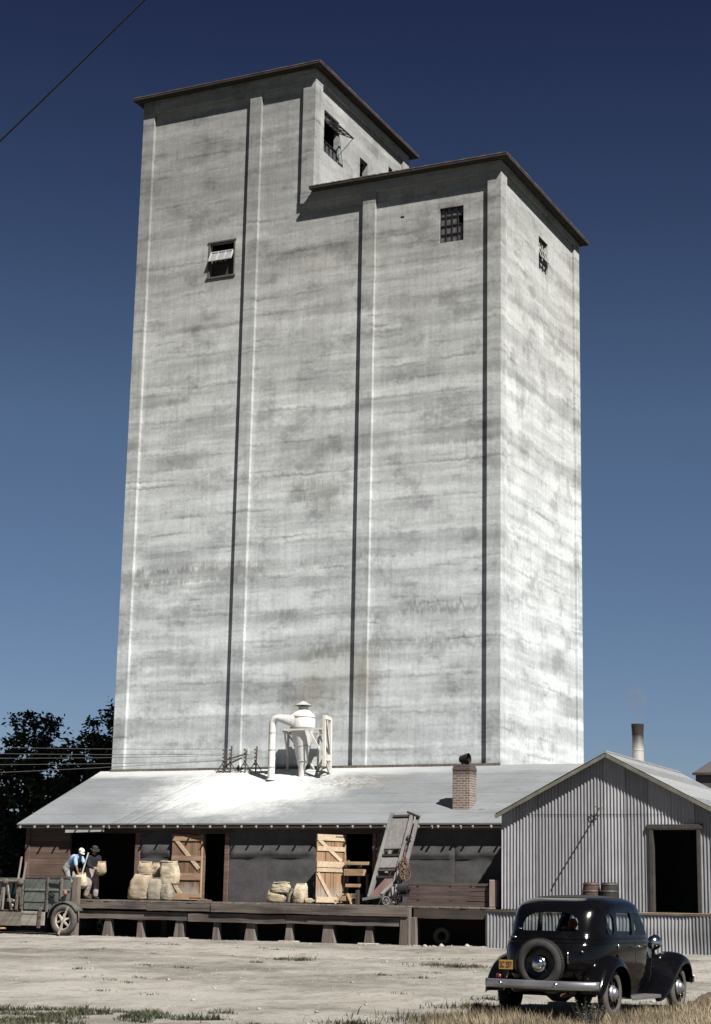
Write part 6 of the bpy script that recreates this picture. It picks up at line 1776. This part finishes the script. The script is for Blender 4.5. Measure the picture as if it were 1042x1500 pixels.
def tree(name, label, base, h, spreads, nclump, nleaf, leafsize, seed, group=None, trunk_r=.28):
    rnd = random.Random(seed)
    t = empty(name, label, 'tree', base, group)
    bx, by, bz = base
    m = MB(); top = V((bx, by, bz + h * .78))
    pts = [V((bx, by, bz - .1)), V((bx + .1, by, bz + h * .2)), V((bx - .05, by + .1, bz + h * .45)), top]
    m.tube(pts, [trunk_r, trunk_r * .8, trunk_r * .5, trunk_r * .12], 10)
    cl = []
    for (cx_, cz_, rx, rz_) in spreads:
        for _ in range(int(nclump * rx * rz_)):
            while True:
                p = V((rnd.uniform(-1, 1), rnd.uniform(-1, 1), rnd.uniform(-1, 1)))
                if .25 < p.length < 1: break
            cl.append(V((bx + cx_ + p.x * rx, by + p.y * rx * .9, bz + cz_ + p.z * rz_)))
    for c in cl[::max(1, len(cl) // 26)]:
        q = pts[1].lerp(pts[3], rnd.uniform(.05, .8))
        m.tube([q, q.lerp(c, .5) + V((0, 0, -.2)), c], [trunk_r * .28, trunk_r * .16, .02], 6)
    m.build('trunk', MT['bark'], t, 60)
    vs = []; fs = []
    for c in cl:
        rc = rnd.uniform(.28, .62)
        for _ in range(nleaf):
            d = V((rnd.gauss(0, .5), rnd.gauss(0, .5), rnd.gauss(0, .36))) * rc
            p = c + d
            a = V((rnd.gauss(0, 1), rnd.gauss(0, 1), rnd.gauss(0, .5))).normalized(); b_ = a.cross(V((rnd.gauss(0, 1), rnd.gauss(0, 1), rnd.gauss(0, 1)))).normalized()
            s = leafsize * rnd.uniform(.6, 1.3); n = len(vs)
            vs += [p - a * s, p + b_ * s * .45, p + a * s, p - b_ * s * .45]
            fs.append((n, n + 1, n + 2, n + 3))
    link_mesh('crown', vs, fs, MT['leaf'], t, None)
    return t
GT = 'dark trees at the left behind the warehouse'
tree('leafy_tree', 'dark leafy tree at the left edge with sky showing through its crown', (-26.9, 10.5, 0), 10, [(0.1, 5.4, 2.1, 2.6), (.3, 8.0, 1.3, 1.5), (-1.6, 5.8, 1.0, 1.0), (-.2, 3.4, 2.2, 1.3), (1.6, 6.0, 1.3, 1.8)], 19, 60, .13, 3, GT)
tree('leafy_tree', 'dense dark tree right against the tower edge', (-22.6, 11.0, 0), 11, [(0.6, 5.4, 2.5, 3.2), (.3, 8.2, 1.6, 1.5), (2.2, 9.3, 1.5, 1.5), (-1.3, 6.8, 1.2, 1.8), (0, 3., 2.8, 1.8)], 17, 70, .13, 5, GT, .32)
tree('leafy_tree', 'low dark tree whose crown hangs over the end of the warehouse roof, behind the truck', (-27.0, 9.4, 0), 6.2, [(0, 2.2, 1.7, 2.4), (-.8, 4.0, 1.2, 1.2), (.9, 1.3, 1.3, 1.5)], 32, 80, .12, 9, GT, .3)
tree('leafy_tree', 'dark bushy tree filling the left edge beside the truck', (-29.2, 9.8, 0), 6., [(0, 2.2, 1.7, 2.6), (1.0, 3.6, 1.0, 1.3), (-.9, 3.4, 1.2, 1.6)], 32, 80, .12, 13, GT, .3)

# grey sage bush before the car
bx, by = 13.28, -31.9
sb = empty('sage_bush', 'grey-green wispy bush standing in front of the rear bumper of the sedan', 'bush', (bx, by, gz(bx, by)))
rnd = random.Random(4); m = MB(); vs = []; fs = []
for i in range(46):
    a = rnd.uniform(0, 6.283); L = rnd.uniform(.22, .46); le = abs(rnd.gauss(0, .45)); r0_ = rnd.uniform(0, .2)
    p0 = V((bx + r0_ * math.cos(a), by + r0_ * math.sin(a), gz(bx, by) - .02)); dr = V((math.cos(a) * le, math.sin(a) * le, 1)).normalized()
    p1_ = p0 + dr * L; m.tube([p0, p0.lerp(p1_, .5) + V((0, 0, .02)), p1_], [.005, .004, .002], 5)
    for k in range(26):
        t = rnd.uniform(.2, 1.02); p = p0.lerp(p1_, t)
        a_ = V((rnd.gauss(0, 1), rnd.gauss(0, 1), abs(rnd.gauss(0, .8)))).normalized(); b_ = a_.cross(V((rnd.gauss(0, 1), rnd.gauss(0, 1), rnd.gauss(0, 1)))).normalized()
        s = .034 * rnd.uniform(.5, 1.2); n = len(vs)
        vs += [p, p + a_ * s * .5 + b_ * s * .16, p + a_ * s, p + a_ * s * .5 - b_ * s * .16]; fs.append((n, n + 1, n + 2, n + 3))
m.build('stems', MT['bark'], sb); link_mesh('leaves', vs, fs, MT['sage'], sb, None)
# brown earth heap at the right edge
m = MB(); nu, nv = 54, 18; vs = []; hx, hy = 14.1, -26.6
for j in range(nv + 1):
    t = j / nv
    for i in range(nu):
        a = 2 * math.pi * i / nu
        r = .85 * (1 - t ** 1.6) * (1 + .15 * mnoise.noise(V((math.cos(a) * 1.5, math.sin(a) * 1.5, t * 2))))
        x, y = hx + r * math.cos(a), hy + r * math.sin(a) * .9
        vs.append((x, y, gz(x, y) - .03 + .30 * math.sin(t * math.pi / 2) * (1 + .35 * mnoise.noise(V((x * 2.2, y * 2.2, 3)))) + .07 * mnoise.noise(V((x * 6, y * 6, t * 3)))))
m.add(vs, [(j * nu + i, j * nu + (i + 1) % nu, (j + 1) * nu + (i + 1) % nu, (j + 1) * nu + i) for j in range(nv) for i in range(nu)])
o = tag(m.build('earth_heap', MT['earth'], None, 180), 'low brown heap of earth in the grass at the right edge', 'earth heap')

# ================================================================== CAMERA, SUN, SKY
yaw, pitch, roll = .4465, .2210, .0198
cyw, syw = math.cos(yaw), math.sin(yaw)
F = V((-syw * math.cos(pitch), cyw * math.cos(pitch), math.sin(pitch)))
r1 = V((cyw, syw, 0)); u1 = r1.cross(F)
r2 = r1 * math.cos(roll) + u1 * math.sin(roll); u2 = -r1 * math.sin(roll) + u1 * math.cos(roll)
cam = bpy.data.cameras.new('camera'); co = bpy.data.objects.new('camera', cam); COL.objects.link(co)
cam.sensor_fit = 'VERTICAL'; cam.sensor_height = 36; cam.lens = 2547.7 / 1500 * 36
cam.clip_end = 6000; cam.clip_start = .1
Mc = Matrix((r2, u2, -F)).transposed().to_4x4(); Mc.translation = V((20.7676, -55, 1.2))
co.matrix_world = Mc
SC.camera = co
sd = V((1.60, -1.0, 2.30)).normalized()
L_ = bpy.data.lights.new('sun', 'SUN'); L_.energy = 5.0; L_.angle = R(.53); L_.color = (1, .965, .905)
lo_ = bpy.data.objects.new('sun', L_); COL.objects.link(lo_)
lo_.rotation_euler = (-sd).to_track_quat('-Z', 'Y').to_euler(); lo_.location = (40, -60, 60)
w = bpy.data.worlds.new('World'); SC.world = w; w.use_nodes = True
nt = w.node_tree; bg = nt.nodes['Background']
sky = nt.nodes.new('ShaderNodeTexSky'); sky.sky_type = 'NISHITA'; sky.sun_disc = False
sky.sun_elevation = math.asin(sd.z); sky.sun_rotation = math.atan2(sd.x, sd.y)
sky.altitude = 900; sky.air_density = 1.; sky.dust_density = .6; sky.ozone_density = 2.2
tcw = nt.nodes.new('ShaderNodeTexCoord'); sepw = nt.nodes.new('ShaderNodeSeparateXYZ'); nt.links.new(tcw.outputs['Generated'], sepw.inputs[0])
rw_ = nt.nodes.new('ShaderNodeValToRGB'); nt.links.new(sepw.outputs[2], rw_.inputs[0])     # deep polarised blue towards the zenith
el_ = rw_.color_ramp.elements
el_[0].position = .10; el_[0].color = (0.357, 0.376, 0.437, 1); el_[1].position = .55; el_[1].color = (0.101, 0.100, 0.152, 1)
for p_, c_ in ((.27, (0.333, 0.346, 0.376, 1)), (.38, (0.202, 0.206, 0.255, 1)), (.48, (0.122, 0.115, 0.182, 1))):
    e_ = el_.new(p_); e_.color = c_
mw_ = nt.nodes.new('ShaderNodeMix'); mw_.data_type = 'RGBA'; mw_.blend_type = 'MULTIPLY'; mw_.inputs[0].default_value = 1
nt.links.new(sky.outputs[0], mw_.inputs[6]); nt.links.new(rw_.outputs[0], mw_.inputs[7]); nt.links.new(mw_.outputs[2], bg.inputs[0])
bg.inputs[1].default_value = .05
SC.view_settings.view_transform = 'Standard'; SC.view_settings.look = 'None'
SC.view_settings.exposure = 1.40; SC.view_settings.gamma = 1
SC.cycles.use_denoising = True
SC.cycles.max_bounces = 8; SC.cycles.transparent_max_bounces = 12; SC.cycles.volume_bounces = 0
